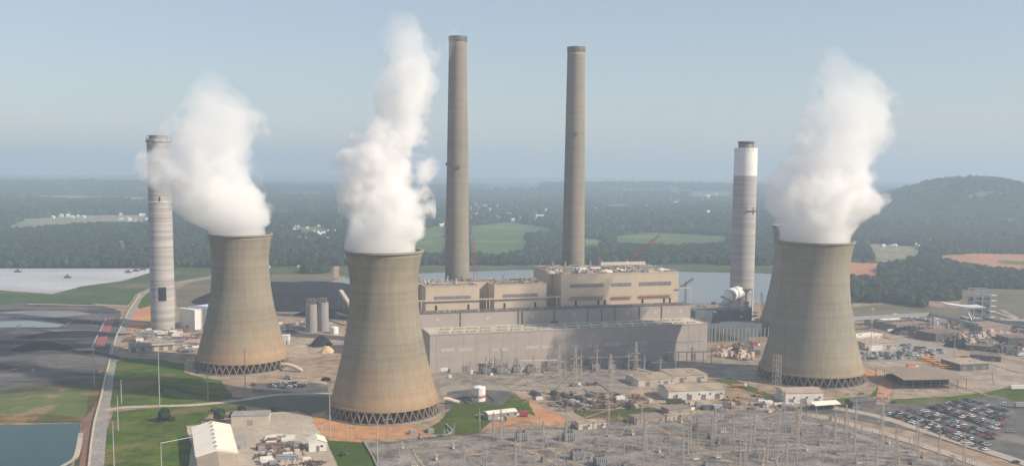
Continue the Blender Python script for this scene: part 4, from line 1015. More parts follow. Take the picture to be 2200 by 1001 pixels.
# ------------------------------------------------------------------ vehicles
CC = [('white', (.72, .72, .70), .22), ('silver', (.36, .37, .38), .15), ('black', (.02, .02, .022), .22), ('dark blue', (.03, .05, .10), .14), ('red', (.28, .03, .025), .07), ('grey', (.13, .135, .14), .13), ('dark green', (.03, .07, .045), .04), ('gold', (.42, .33, .17), .04)]
M_tyre = mat('tyre', (.02, .02, .02), (.03, .03, .03), 1); M_win = mat('car_window', (.02, .025, .03), (.03, .03, .04), 1, rough=.15)
M_bed = mat('bed_liner', (.05, .05, .05), (.07, .07, .07), 1)
def car_mesh(kind, cname, c):
    mb = MB(); w = .92
    def prism(pts, x, mi):
        n = len(pts); v = [(-x, a, b) for a, b in pts]+[(x, a, b) for a, b in pts]
        mb.add(v, [tuple(reversed(range(n))), tuple(range(n, 2*n))]+[(i, (i+1) % n, (i+1) % n+n, i+n) for i in range(n)], mi)
    if kind == 'car':
        prism([(-2.3, .35), (-2.35, .75), (-1.9, .95), (-.9, 1.0), (1.9, .95), (2.3, .75), (2.3, .35)][::-1], w, 0)
        prism([(-1.75, .97), (-1.15, 1.38), (.55, 1.42), (1.35, .97)][::-1], .78, 1)
        prism([(-1.1, 1.385), (-1.05, 1.45), (.5, 1.48), (.55, 1.42)][::-1], .74, 0)
    elif kind == 'pickup':
        prism([(-2.7, .45), (-2.7, 1.05), (-.6, 1.05), (-.6, 1.1), (2.0, 1.1), (2.65, .95), (2.65, .45)][::-1], .98, 0)
        prism([(-.65, 1.1), (-.5, 1.72), (.7, 1.75), (1.35, 1.1)][::-1], .84, 1)
        prism([(-.5, 1.72), (-.45, 1.8), (.65, 1.82), (.72, 1.75)][::-1], .82, 0)
        mb.box(-.8, .8, -2.55, -.75, 1.02, 1.06, 3)
    else:
        prism([(-2.4, .4), (-2.45, 1.1), (1.7, 1.1), (2.3, .95), (2.35, .4)][::-1], .95, 0)
        prism([(-2.4, 1.1), (-2.2, 1.72), (.7, 1.76), (1.5, 1.1)][::-1], .86, 1)
        prism([(-2.2, 1.72), (-2.15, 1.82), (.6, 1.86), (.7, 1.76)][::-1], .84, 0)
    for x in (-.86, .86):
        for y in (-1.45, 1.45):
            n = 10; v = [(x+s*.12, y+.36*math.cos(2*math.pi*k/n), .36+.36*math.sin(2*math.pi*k/n)) for s in (-1, 1) for k in range(n)]
            mb.add(v, [tuple(reversed(range(n))), tuple(range(n, 2*n))]+[(i, (i+1) % n, (i+1) % n+n, i+n) for i in range(n)], 2)
    me = mb.mesh('parked_'+kind); me.materials.append(mat('car_paint_'+cname.replace(' ', '_'), c, tuple(x*.93 for x in c), 1, rough=.3)); me.materials.append(M_win); me.materials.append(M_tyre); me.materials.append(M_bed)
    return me
CM = {(k, n): car_mesh(k, n, c) for k in ('car', 'pickup', 'van') for n, c, _ in CC}
def pick():
    r = random.random(); s = 0
    for n, c, w in CC:
        s += w
        if r < s: return n
    return 'white'
ncar = 0
def put_car(p, rz, where, group, kind=None, col=None):
    global ncar
    kind = kind or random.choices(['car', 'pickup', 'van'], [.5, .3, .2])[0]; col = col or pick()
    o = link('parked_'+kind, CM[(kind, col)], None, None, (p.x, p.y, .62), rz)
    tag(o, f'{col} {"saloon car" if kind == "car" else kind} {where}', 'car' if kind == 'car' else kind, group)
    ncar += 1; return o
# right-hand car park: six rows running away from the viewer to the upper left
A0, B0, A1, B1 = P(1914, 892), P(2118, 968), P(2076, 860), P(2172, 888)
rows = [(A0.lerp(A1, f), B0.lerp(B1, f)) for f in (0, .10, .25, .35, .5, .6, .75, .85, 1)]
names = ['in the '+w+' row of the big car park' for w in ('nearest', 'second nearest', 'third nearest', 'fourth nearest', 'middle', 'fourth farthest', 'third farthest', 'second farthest', 'farthest')]
for (a, b), nm in zip(rows, names):
    A = a; B = b; d = (B-A); L = d.length; d.normalize(); rz = math.atan2(d.y, d.x)
    for lane in (0,):
        off = Vector((-d.y, d.x, 0))*(lane*5.6)
        k = 0
        while k*2.75 < L:
            if random.random() < .86:
                q = A+d*(k*2.75)+off+Vector((random.uniform(-.2, .2), random.uniform(-.4, .4), 0))
                put_car(q, rz+math.pi*(random.random() < .5)+random.uniform(-.04, .04), nm, 'cars parked in the big asphalt car park at the lower right')
            k += 1
print('cars A', ncar)
for (u, v, kind, col, w) in [(2155, 870, 'van', 'white', 'alone near the right edge of the big car park'), (2160, 873, 'car', 'silver', 'beside the white van near the right edge of the big car park'), (2172, 930, 'pickup', 'gold', 'at the right end of the big car park'), (1822, 848, 'car', 'white', 'on the track below the broad cooling tower'), (1850, 848, 'car', 'grey', 'on the track left of the orange clay corner'), (1893, 845, 'car', 'white', 'at the foot of the orange clay corner'),
    (1888, 858, 'car', 'silver', 'beside the dark tarpaulin store'), (1902, 857, 'car', 'white', 'right of the dark tarpaulin store'), (1918, 866, 'car', 'dark green', 'at the top left corner of the big car park'), (2183, 995, 'car', 'black', 'in the lower right corner')]:
    put_car(P(u, v), random.uniform(-.5, .5)+1.2, w, 'lone cars near the right edge', kind, col)
# rear car park
n0 = ncar
for r in range(6):
    A = P(1852, 744+r*5.6); B = P([1960, 2015, 2030, 2020, 1990, 1955][5-r] if r < 3 else [2030, 2010, 1985][r-3], 743+r*5.4); d = B-A; L = d.length; d.normalize(); k = 0
    while k*3.0 < L and ncar-n0 < 112:
        q = A+d*(k*3.0); uu, vv = proj(q.x, q.y, q.z)
        if random.random() < .8 and not (r < 3 and uu < 1932):
            put_car(q+Vector((random.uniform(-.3, .3), random.uniform(-.5, .5), 0)), random.choice([0, math.pi])+.12, 'in the crowded rear car park round the tan office', 'cars parked in the crowded rear car park')
        k += 1
print('cars B', ncar)
# cars near the leftmost tower
for k in range(26):
    u = random.uniform(578, 652); v = random.uniform(824, 836)
    put_car(P(u, v), random.uniform(-.3, .3)+1.5, 'in the huddle right of the leftmost cooling tower', 'huddle of cars right of the leftmost cooling tower')
scat = [(545,828),(568,826),(532,830),(576,845),(660,826),(678,818),(1120,812),(640,740),(652,752),(662,776),(690,765),(618,752),(650,764),(606,762),(720,770),(1075,822),(1185,814),(1210,813),(1222,830),(1262,828),(1300,828),(1360,820),(1375,817),(1320,828),(1232,838),(1560,830),(1575,834),(1655,846),(1665,880),(1650,892),(560,928),(545,925),(535,970),(530,925),(1050,820),(1095,832),(1098,838),(380,745),(470,855),(1560,850),(1640,852),(1130,800)]
for k, (u, v) in enumerate(scat[:300-ncar]):
    reg = 'on the works yard between the two left cooling towers' if u < 740 and v < 840 else 'on the concrete yard at the lower left' if u < 740 else 'on the service road in front of the turbine hall' if v < 842 else 'beside the workshops in the middle of the yard'
    put_car(P(u, v), random.uniform(0, 6), reg, 'vehicles scattered over the site')
print('cars', ncar)
# buses and lorries
M_busy = mat('bus_orange', (.75, .33, .04), (.70, .30, .04), 1, rough=.4)
bm_ = MB().box(-5.5, 5.5, -1.25, 1.25, .5, 1.5).box(-5.4, 4.4, -1.2, 1.2, 2.45, 3.0).box(4.5, 6.2, -1.1, 1.1, .5, 1.6).mesh('body'); bm_.materials.append(M_busy)
bw = MB().box(-5.35, 4.45, -1.18, 1.18, 1.5, 2.45).mesh('window_band'); bw.materials.append(M_win)
bwh = MB()
for x in (-3.8, 3.8):
    for y in (-1.1, 1.1): bwh.lathe([(.5, -.15), (.5, .15)], 12, sm=False)
wheel = MB().lathe([(.5, -.15), (.5, .15)], 12, sm=False).mesh('wheel'); wheel.materials.append(M_tyre)
def bus(p, rz, label):
    t = thing('bus', label, 'bus', p, rz, 'orange buses parked behind the very large brown shed')
    t.location.z = .45
    link('body', bm_, None, t); link('window_band', bw, None, t)
    for x in (-3.8, 3.8):
        for y in (-1.1, 1.1):
            w = link('wheel', wheel, None, t, (x, y, .5)); w.rotation_euler.x = math.pi/2
for k in range(5): bus(P(1994+k*9, 777+k*3.6), -.15, ['farthest', 'second farthest', 'third', 'second nearest', 'nearest'][k]+' orange bus of the right-hand row')
for k in range(2): bus(P(1985+k*10, 774+k*-2), -.15, ['orange bus left of the right-hand row', 'orange bus behind the right-hand row'][k])
def lorry(p, rz, label, cab, box, L=9, h=3.0, cat='lorry'):
    t = thing('lorry', label, cat, (p.x, p.y, .42), rz)
    MB().box(L/2+.3, L/2+2.4, -1.2, 1.2, .6, 2.7).build('cab', cab, t); MB().box(L/2+1.9, L/2+2.42, -1.05, 1.05, 1.7, 2.4).build('windscreen', M_win, t)
    MB().box(-L/2, L/2, -1.25, 1.25, 1.0, 1.0+h).build('load_box', box, t); MB().box(-L/2, L/2+2, -.5, .5, .6, .95).build('chassis', M_steel, t)
    for x in (-L/2+1, -L/2+2.3, L/2+1.3):
        for y in (-1.1, 1.1):
            w = link('wheel', wheel, None, t, (x, y, .5)); w.rotation_euler.x = math.pi/2
M_red = mat('red_paint', (.42, .045, .03), (.36, .04, .03), 1, rough=.4); M_yel = mat('yellow_paint', (.62, .38, .05), (.55, .33, .05), 1, rough=.4)
M_blue = mat('blue_paint', (.04, .10, .25), (.04, .09, .2), 1, rough=.4); M_or = mat('orange_paint', (.62, .20, .05), (.55, .18, .05), 1, rough=.4)
lorry(P(1125, 895), 3.2, 'red lorry with a white cab beside the narrow building on the clay patch', M_white, M_red, 6)
lorry(P(1075, 905), .1, 'small dark truck in front of the narrow building on the clay patch', M_dwall, M_wwall, 4, 1.6)
lorry(P(952, 800), .15, 'white box trailer parked against the left end of the turbine hall', M_dwall, M_white, 8, 3)
lorry(P(1957, 792), .1, 'orange container lorry beside the buses', M_white, M_or, 8, 3.4); lorry(P(1966, 797), .1, 'cream-topped trailer in front of the orange container lorry', M_wwall, M_wwall, 9, 2.6)
lorry(P(1232, 830), .2, 'lorry with a white cab and dark flatbed on the tan dirt', M_white, M_dwall, 7, 1.0)
lorry(P(1268, 828), .2, 'lorry with a red cab on the tan dirt', M_red, M_dwall, 7, 1.0)
lorry(P(1690, 874), .1, 'white tank lorry beside the raised-roof workshop', M_white, M_white, 6, 2.2)
lorry(P(1585, 832), .05, 'white and orange low-loader at the foot of the broad cooling tower', M_white, M_or, 10, 1.2)
lorry(P(2188, 838), .1, 'long white trailer at the right edge on the grass corner', M_white, M_wwall, 14, 3)
lorry(P(2196, 876), .1, 'grey-blue trailer at the right edge of the big car park', M_grey, M_grey, 12, 3)
lorry(P(620, 815), 2.6, 'white cement lorry right of the leftmost cooling tower', M_white, M_grey, 6, 2.6)
lorry(P(1620, 745), .4, 'red and white lorry beside the hidden cooling tower', M_white, M_red, 8, 2.8)
lorry(P(1448, 868), .1, 'long dark green trailer parked against the largest white workshop', M_dwall, mat('dark_green_tarp', (.05,.07,.05), (.04,.05,.04), .5), 12, 3)
# yellow machinery beside the workshop
for i, (u, v, lab) in enumerate(((1560, 860, 'yellow mobile crane with a raised boom beside the largest white workshop'), (1582, 862, 'orange digger right of the yellow mobile crane'), (1625, 852, 'orange digger on the dirt left of the broad cooling tower'))):
    t = thing('digger', lab, 'digger', P(u, v), .3*i); m = (M_yel, M_or, M_or)[i]
    MB().box(-2.6, 2.6, -1.6, -1, 0.3, 1.2).build('track', M_tyre, t); MB().box(-2.6, 2.6, 1, 1.6, .3, 1.2).build('track', M_tyre, t)
    MB().box(-2, 1.6, -1.5, 1.5, 1.3, 2.6).build('body', m, t); MB().box(.2, 1.6, -1.4, 0, 2.6, 3.8).build('cab', M_win, t)
    if i == 0: MB().bar((1, .5, 2.4), (13, 2, 9), .8).build('boom', m, t)
    else: MB().bar((1.5, .5, 2.4), (5, .8, 5), .6).bar((5, .8, 5), (7, 1, 1.8), .5).build('arm', m, t)

# ------------------------------------------------------------------ materials lying in the yards
def crates(name, mk, region, n, group, lab, cat, rzr=(0, 6.3)):
    ms = [mk(i) for i in range(4)]
    for k in range(n):
        u, v = region(); i = random.randrange(4); me, adj = ms[i]
        o = link(name, me, None, None, P(u, v, .45), random.uniform(*rzr)); o.scale = (random.uniform(.7, 1.3),)*3
        tag(o, lab.format(adj), cat, group)
def reg(poly):
    us = [a for a, b in poly]; vs = [b for a, b in poly]
    def f():
        while True:
            u, v = random.uniform(min(us), max(us)), random.uniform(min(vs), max(vs))
            if inpoly(np.array([u]), np.array([v]), poly)[0]: return u, v
    return f
crc = [('white', M_wwall), ('rusty', mat('rust', (.20, .12, .085), (.14, .085, .065), .5)), ('grey', M_grey), ('tan', M_tanp)]
def mk_box(i):
    L = (6, 5, 4, 3)[i]; me = MB().box(-L/2, L/2, -1.2, 1.2, 0, 2.4).box(-L/2+.2, L/2-.2, -1.05, 1.05, 2.4, 2.55).mesh('crate'); me.materials.append(crc[i][1]); return me, crc[i][0]
def mk_pipes(i):
    mb = MB(); L = (10, 8, 12, 7)[i]
    for r in range(3):
        for k in range(5-r): mb.tube([(-L/2, (k-2+r/2)*.9, .45+r*.78), (L/2, (k-2+r/2)*.9, .45+r*.78)], .43, 7)
    me = mb.mesh('pipe_stack'); m = [M_steel, crc[1][1], M_grey, M_dwall][i]; me.materials.append(m); return me, ['dark', 'rusty', 'grey', 'black'][i]
def mk_beams(i):
    mb = MB(); r = random.Random(i)
    for k in range(12): x = r.uniform(-3, 3); y = r.uniform(-3, 3); a = r.choice([0, 0, 1.5]); L = r.uniform(1.5, 4); mb.bar((x-L*math.cos(a), y-L*math.sin(a), .2+.1*k), (x+L*math.cos(a), y+L*math.sin(a), .2+.1*k), .4)
    me = mb.mesh('beam_heap'); me.materials.append([crc[1][1], M_steel, M_tanp, M_grey][i]); return me, ['rusty', 'dark', 'tan', 'grey'][i]
RG = {'chimney': ([(270,716),(330,708),(430,710),(428,728),(380,735),(270,733)], 'round the foot of the banded chimney'), 'left': ([(385,742),(428,738),(425,757),(385,757)], 'left of the leftmost cooling tower'),
      'mid': ([(598,694),(655,694),(655,710),(640,716),(598,708)], 'between the leftmost cooling tower and the silos'), 'conc': ([(555,945),(625,940),(655,985),(700,1001),(560,1001)], 'in rows on the concrete yard'),
      'dirt': ([(1130,846),(1240,846),(1370,848),(1430,880),(1350,878),(1230,890)], 'on the tan dirt below the transformer yard'), 'shop': ([(1470,868),(1650,862),(1740,885),(1640,882),(1480,882)], 'along the front of the workshops'),
      'works': ([(1860,690),(2000,690),(2000,728),(1930,722)], 'under the long grey conveyor'), 'worksb': ([(2000,692),(2110,695),(2110,750),(2050,740),(2000,728)], 'between the dark mound and the white canopy'), 'worksc': ([(2110,695),(2200,695),(2200,765),(2110,750)], 'near the right edge below the headframe'), 'scrub': ([(1525,745),(1625,742),(1620,775),(1530,765)], 'beside the right end of the turbine hall')}
for key, nb, np_, nm in (('chimney', 34, 10, 26), ('left', 10, 3, 10), ('mid', 12, 6, 22), ('conc', 34, 6, 34), ('dirt', 18, 22, 28), ('shop', 26, 6, 16), ('works', 32, 16, 26), ('worksb', 32, 16, 26), ('worksc', 32, 16, 26), ('scrub', 22, 6, 14)):
    pl, wh = RG[key]; rf = reg(pl); zz = (-.1, .3) if key != 'dirt' else (1.9, 2.3)
    crates('crate', mk_box, rf, nb, 'crates and containers '+wh, '{} crate or container '+wh, 'container', (.1, .5))
    crates('pipe_stack', mk_pipes, rf, np_, 'stacks of pipes '+wh, 'stack of {} pipes '+wh, 'pipe stack', zz)
    crates('beam_heap', mk_beams, rf, nm, 'heaps of steel '+wh, 'untidy heap of {} steel beams '+wh, 'steel heap', zz)

def mk_plant(i):
    mb = MB(); r = random.Random(i+50)
    for k in range(7):
        x, y = r.uniform(-7, 7), r.uniform(-4, 4); w, d, h = r.uniform(1, 3.5), r.uniform(1, 2.5), r.uniform(2, 6)
        if r.random() < .6: mb.box(x-w, x+w, y-d, y+d, 0, h)
        else: mb.lathe([(w*.7, 0), (w*.7, h), (w*.2, h+.8)], 10, c=(x, y))
    for k in range(5): a = Vector((r.uniform(-9, 9), r.uniform(-4, 4), r.uniform(2, 6.5))); mb.bar(a, a+Vector((r.uniform(-9, 9), r.uniform(-2, 2), r.uniform(-1, 1))), .7)
    me = mb.mesh('process_unit'); me.materials.append([M_dwall, crc[1][1], M_steel, M_tanp][i]); return me, ['dark', 'rusty', 'steel-grey', 'tan'][i]
for key, n in (('works', 16), ('worksb', 20), ('worksc', 18), ('scrub', 8)):
    pl, wh = RG[key]; crates('process_unit', mk_plant, reg(pl), n, 'piping and machinery '+wh, '{} tangle of tanks and pipework '+wh, 'pipework', (.1, .5))
# ------------------------------------------------------------------ transformer yard in front of the hall
M_trafo = mat('transformer_grey', (.21, .205, .195), (.15, .148, .14), .5, 4, .6)
M_porc = mat('porcelain', (.20, .13, .10), (.26, .19, .15), .5, rough=.4)
def trafo(p, rz, label, s=1.0):
    t = thing('transformer', label, 'transformer', p, rz, 'transformers along the front of the turbine hall')
    t.scale = (s, s, s); MB().box(-4, 4, -2, 2, .4, 5).build('tank', M_trafo, t)
    for k in range(6): MB().box(-3.7+k*1.3, -2.9+k*1.3, -3.3, -2.05, .8, 4.4).build('radiator', M_grey, t)
    for k in range(3):
        MB().lathe([(.45, 5), (.35, 5.4), (.5, 5.7), (.3, 6.2), (.42, 6.5), (.2, 7.8)], 8, c=(-2.5+k*2.5, 0)).build('bushing', M_porc, t)
    MB().tube([(-3, 1.2, 5.9), (3, 1.2, 5.9)], .6, 8).build('conservator', M_trafo, t)
us = (1045, 1075, 1110, 1140, 1190, 1278, 1313, 1348, 1398)
for i, u in enumerate(us): trafo(P(u, 803-(u-1000)*.035), BYAW, ['leftmost', 'second from left', 'third from left', 'fourth from left', 'middle', 'fifth from right', 'fourth from right', 'third from right', 'second from right'][i]+' of the grey transformers in front of the turbine hall', 1.0)
def gantry(u0, u1, v, h, label, w=1.2, n=4, d=4):
    a = P(u0, v); b = P(u1, v-(u1-u0)*.02); t = thing('bus_duct', label, 'bus duct')
    MB().box(-w/2, w/2, 0, (b-a).length, h-w*.7, h).build('duct', M_hood, t, a, math.atan2((b-a).y, (b-a).x)-math.pi/2)
    for k in range(n):
        c = a+(b-a)*((k+.5)/n); MB().box(c.x-.3, c.x+.3, c.y-.3, c.y+.3, 0, h-w*.72).build('support', M_grey, t)
gantry(1033, 1066, 797, 8, 'short pale bus duct on posts in front of the left part of the hall'); gantry(1118, 1198, 796, 9.5, 'pale bus duct on posts above the middle transformers'); gantry(1265, 1368, 790, 10, 'long pale bus duct in front of the windows of the hall', n=6)
gantry(1400, 1430, 796, 8, 'short pale bus duct right of the long one'); gantry(1430, 1537, 783, 12, 'long dark-shaded bus duct at the right end of the hall', n=6)
t = thing('sloping_duct', 'pale bus duct sloping down to the right in front of the hall', 'bus duct'); MB().bar(P(1368, 792, 10), P(1402, 800, 8), 1.4).build('duct', M_hood, t)
# firewall slabs, small kiosks
for k in range(26):
    u = random.uniform(960, 1530); v = random.uniform(795, 812)-(u-960)*.03
    t = link('switch_cabinet', MB().box(-1.2, 1.2, -.8, .8, 0, random.uniform(2, 3.5)).mesh('switch_cabinet'), [M_trafo, M_wwall, M_dwall, M_grey][k % 4], None, P(u, v), BYAW)
    tag(t, ['grey', 'white', 'dark', 'pale grey'][k % 4]+' switch cabinet on the gravel in front of the turbine hall', 'cabinet', 'switch cabinets in front of the turbine hall')

# ------------------------------------------------------------------ switchyard
def lattice(mb, h, b, tp, n, w=.14, x0=0, y0=0):
    c = [(-1, -1), (1, -1), (1, 1), (-1, 1)]
    def at(z, k): s = b+(tp-b)*z/h; return Vector((x0+c[k][0]*s/2, y0+c[k][1]*s/2, z))
    for k in range(4): mb.bar(at(0, k), at(h, k), w)
    for j in range(n):
        z0, z1 = h*j/n, h*(j+1)/n
        for k in range(4):
            mb.bar(at(z0, k), at(z1, (k+1) % 4), w*.6); mb.bar(at(z1, k), at(z1, (k+1) % 4), w*.6)
    return mb
def lmesh(name, mb, m): me = mb.mesh(name); me.materials.append(m); return me
M_lat = mat('lattice_steel', (.42, .37, .32), (.32, .28, .25), .5, rough=.6, metal=.2)
mast = lmesh('mast', lattice(MB(), 21, 1.3, .7, 9, .16), M_lat)
peak = lmesh('peak', MB().bar((0, 0, 21), (0, 0, 25), .22), M_lat)
armb = MB(); armb.bar((-3.2, 0, 19), (3.2, 0, 19), .3).bar((-3.2, 0, 19), (0, 0, 20.6), .15).bar((3.2, 0, 19), (0, 0, 20.6), .15); armm = lmesh('crossarm', armb, M_lat)
sup = MB(); sup.box(-.14, .14, -.14, .14, 0, 3.4); sup.box(-.35, .35, -.35, .35, 3.4, 3.5)
sup.lathe([(.2, 3.5), (.14, 3.8), (.22, 4.0), (.14, 4.3), (.22, 4.6), (.12, 5.2)], 6)
supm = lmesh('bus_support', sup, M_grey)
brk = MB(); brk.box(-2.2, 2.2, -.7, .7, .3, 1.5)
for x in (-1.6, 0, 1.6):
    for s in (-1, 1): brk.lathe([(.3, 1.5), (.18, 2), (.3, 2.4), (.16, 2.9), (.28, 3.2), (.12, 4.2)], 6, c=(x+s*.45, s*.5))
brkm = [lmesh('circuit_breaker', brk, m) for m in (M_trafo, M_grey, M_lat, M_hood)]
dis = MB(); dis.box(-3, 3, -.15, .15, 3, 3.25).box(-2.9, -2.65, -.12, .12, 0, 3).box(2.65, 2.9, -.12, .12, 0, 3)
for x in (-2.4, 0, 2.4):
    for y in (-.8, .8): dis.lathe([(.16, 3.2), (.22, 3.7), (.12, 4.6)], 6, c=(x, y))
    dis.bar((x, -.9, 4.6), (x, 1.2, 5.3), .12)
dism = lmesh('disconnector', dis, M_lat)
ysu = [a for a, b in yard]; 
def in_yard(p, m=0):
    u, v = proj(p.x, p.y, 0); return inpoly(np.array([u]), np.array([v]), yard)[0] and v < 1120
nm_, nb_, ns_, nd_ = 0, 0, 0, 0
origin = P(1240, 940)
for j in range(-9, 4):
    for i in range(-12, 26):
        p = origin+E1*(i*15.5)+E2*(j*21)
        if not in_yard(p): continue
        u, v = proj(p.x, p.y, 0)
        if v > 1030: continue
        dens = .75 if u > 1180 else .38
        h = float(vnoise(i*.5+3, j*.7, 77))
        side = 'right half' if u > 1500 else 'middle' if u > 1180 else 'left end'
        dpt = 'far rows' if v < 940 else 'near rows'
        wh = f'in the {dpt} at the {side} of the switchyard'
        if random.random() < dens*.5 and nm_ < 150:
            t = thing('lattice_mast', f'slender lattice mast {wh}', 'mast', (p.x, p.y, .36), BYAW, 'slender lattice masts of the switchyard')
            k = random.uniform(.62, 1.0); t.scale = (1, 1, k)
            link('mast', mast, None, t); link('crossarm', armm, None, t); link('peak', peak, None, t); nm_ += 1
        for q in range(3):
            pp = p+E1*(q*3.6-2)+E2*random.choice([-6, 0, 6])
            if in_yard(pp) and random.random() < dens*.8 and ns_ < 298:
                o = link('bus_support', supm, None, None, (pp.x, pp.y, .36), BYAW); o.scale = (1.3, 1.3, random.uniform(1, 2.1))
                tag(o, f'insulator post {wh}', 'insulator post', 'insulator posts of the switchyard'); ns_ += 1
        if random.random() < dens*.9 and nb_ < 200:
            pp = p+E1*7+E2*random.choice([-4, 5]); o = link('circuit_breaker', random.choice(brkm), None, None, (pp.x, pp.y, .36), BYAW+random.choice([0, math.pi/2])); o.scale = (.9,)*3
            tag(o, f'grey circuit breaker {wh}', 'circuit breaker', 'circuit breakers of the switchyard'); nb_ += 1
        if random.random() < dens*.8 and nd_ < 200:
            pp = p+E1*10+E2*3; o = link('disconnector', dism, None, None, (pp.x, pp.y, .36), BYAW+random.choice([0, math.pi/2])); o.scale = (1, 1, 1.1)
            tag(o, f'disconnector frame {wh}', 'disconnector', 'disconnector frames of the switchyard'); nd_ += 1
print('yard', nm_, ns_, nb_, nd_)
for (u, v, lab) in ((1222, 945, 'blue-grey transformer under a white board at the top of the switchyard'), (1120, 945, 'pale transformer among pipework at the upper left of the switchyard'), (1290, 998, 'white-topped dark transformer at the lower edge of the switchyard'), (1240, 985, 'dark transformer with white insulators near the lower edge')):
    trafo(P(u, v, .36), BYAW, lab, 1.0)
# long rigid busbars on their posts
mbx = []
for (u0_, v0_, u1_, v1_) in ((840, 973, 905, 970), (842, 979, 910, 976), (905, 968, 985, 963), (940, 976, 985, 974), (1330, 935, 1480, 925), (1300, 960, 1420, 952), (1500, 930, 1640, 920), (1560, 962, 1780, 950), (1640, 985, 1860, 972), (1700, 930, 1790, 925), (1500, 992, 1640, 982), (1800, 995, 1960, 985)):
    a, b = P(u0_, v0_), P(u1_, v1_); t = thing('busbar', f'long rigid triple busbar in the {"left" if u0_ < 1200 else "middle" if u0_ < 1550 else "right"} part of the switchyard', 'busbar', group='rigid busbars of the switchyard')
    n = (b-a).normalized().cross(Vector((0, 0, 1)))
    for k in (-1.6, 0, 1.6): MB().bar(a+n*k+Vector((0, 0, 5.6)), b+n*k+Vector((0, 0, 5.6)), .17).build('bar', M_lat, t)
    q = max(2, int((b-a).length/12))
    for k in range(q+1): c = a+(b-a)*k/q; MB().bar(c, c+Vector((0, 0, 5.2)), .2).bar(c-n*2+Vector((0, 0, 5.3)), c+n*2+Vector((0, 0, 5.3)), .16).build('support', M_lat, t)
# low wall round the left end of the switchyard
t = thing('low_wall', 'pale low wall bending round the left end of the switchyard', 'wall')
wp = [P(*q) for q in ((826, 1040), (802, 985), (781, 949), (830, 946), (900, 941), (962, 935), (974, 928), (958, 913))]
for a, b in zip(wp, wp[1:]): MB().bar(a+Vector((0, 0, .5)), b+Vector((0, 0, .5)), .9, 1.6).build('section', M_hatch, t)
# big lattice towers and tall poles
def pylon(u, vb, vt, label, arms=3, b=None, wdt=None):
    p = P(u, vb); r = ray(u, vt); h = CAMZ+r.z/r.y*p.y; b = b or h*.10
    t = thing('lattice_tower', label, 'lattice tower', p, BYAW)
    lattice(MB(), h, b, b*.28 if arms else b*.8, 9, .2).build('body', M_lat, t)
    for k in range(arms):
        z = h*(.62+.14*k); w = (wdt or h*.12)*(1-.12*k)
        MB().bar((-w, 0, z), (w, 0, z), .35).bar((-w, 0, z), (0, 0, z+1.6), .2).bar((w, 0, z), (0, 0, z+1.6), .2).build('crossarm', M_lat, t)
    return t
pylon(1667, 862, 762, 'broad ladder-like lattice tower standing in front of the broad cooling tower', 0, 5.5)
pylon(1893, 962, 868, 'tall lattice tower at the corner of switchyard and rail tracks', 2); pylon(1816, 945, 868, 'twin-looking lattice tower left of the rail tracks', 1)
pylon(1076, 945, 878, 'lattice tower on the grass edge left of the clay patch', 1); pylon(1060, 940, 885, 'smaller lattice tower beside the clay patch tower', 1)
pylon(1535, 945, 875, 'lattice tower behind the huts at the top of the switchyard', 2); pylon(1712, 968, 880, 'tall lattice tower in the right half of the switchyard', 2); pylon(1385, 968, 885, 'lattice tower beside the diagonal yard path', 2)
pylon(1235, 850, 745, 'tall thin lattice tower standing in front of the turbine hall windows', 2); pylon(1365, 835, 735, 'tall thin lattice tower before the right part of the turbine hall', 2); pylon(1310, 860, 760, 'thin lattice tower between yard and transformers', 1); pylon(1200, 835, 740, 'thin lattice tower right of the bus duct', 1)
M_pole = mat('pole_grey', (.36, .36, .35), (.30, .30, .29), .5)
for (u, vb, vt, lab) in ((245, 1001, 905, 'tall pale pole right of the road at the bottom left'), (254, 925, 850, 'pale pole beside the road near the side road'), (261, 866, 815, 'short pale pole beside the road behind the junction'), (203, 832, 752, 'pale pole on the ash yard side of the road'), (343, 874, 728, 'tall thin pole in front of the low beige workshop'), (447, 860, 785, 'grey pole on the lawn left of the leftmost tower legs'),
    (527, 842, 750, 'dark tall pole in front of the leftmost cooling tower'), (709, 940, 838, 'dark tall pole at the left foot of the nearest cooling tower'), (811, 1020, 905, 'tall pole at the corner of the low switchyard wall'), (347, 1010, 950, 'pole with a thin white arm on the lawn beside the white warehouse'), (755, 948, 915, 'short thin pole on the clay left of the nearest tower'),
    (1870, 770, 665, 'very tall thin light pole in front of the rear car park'), (2050, 760, 703, 'tall light pole beside the haul road'), (1875, 705, 655, 'thin pole behind the conveyor'), (690, 940, 905, 'thin pole on the edge of the concrete yard'), (1478, 975, 925, 'thin pole in the middle of the switchyard'), (1105, 1010, 955, 'dark pole at the lower left of the switchyard'), (1045, 1010, 960, 'dark pole beside the yard path at the bottom')):
    p = P(u, vb); r = ray(u, vt); h = CAMZ+r.z/r.y*p.y; t = thing('pole', lab, 'pole', p)
    MB().lathe([(.42, 0), (.2, h)], 8).build('shaft', M_pole, t)
    MB().bar((-1.6, 0, h-1.2), (1.6, 0, h-1.2), .25).build('crossarm', M_steel, t)
    if 'light' in lab: MB().box(-1.4, 1.4, -.6, .6, h, h+.6).build('lamp_head', M_wwall, t)
    if 'white arm' in lab: MB().bar((0, 0, h-.3), (17, 6, h+2), .3).build('arm', M_wwall, t)

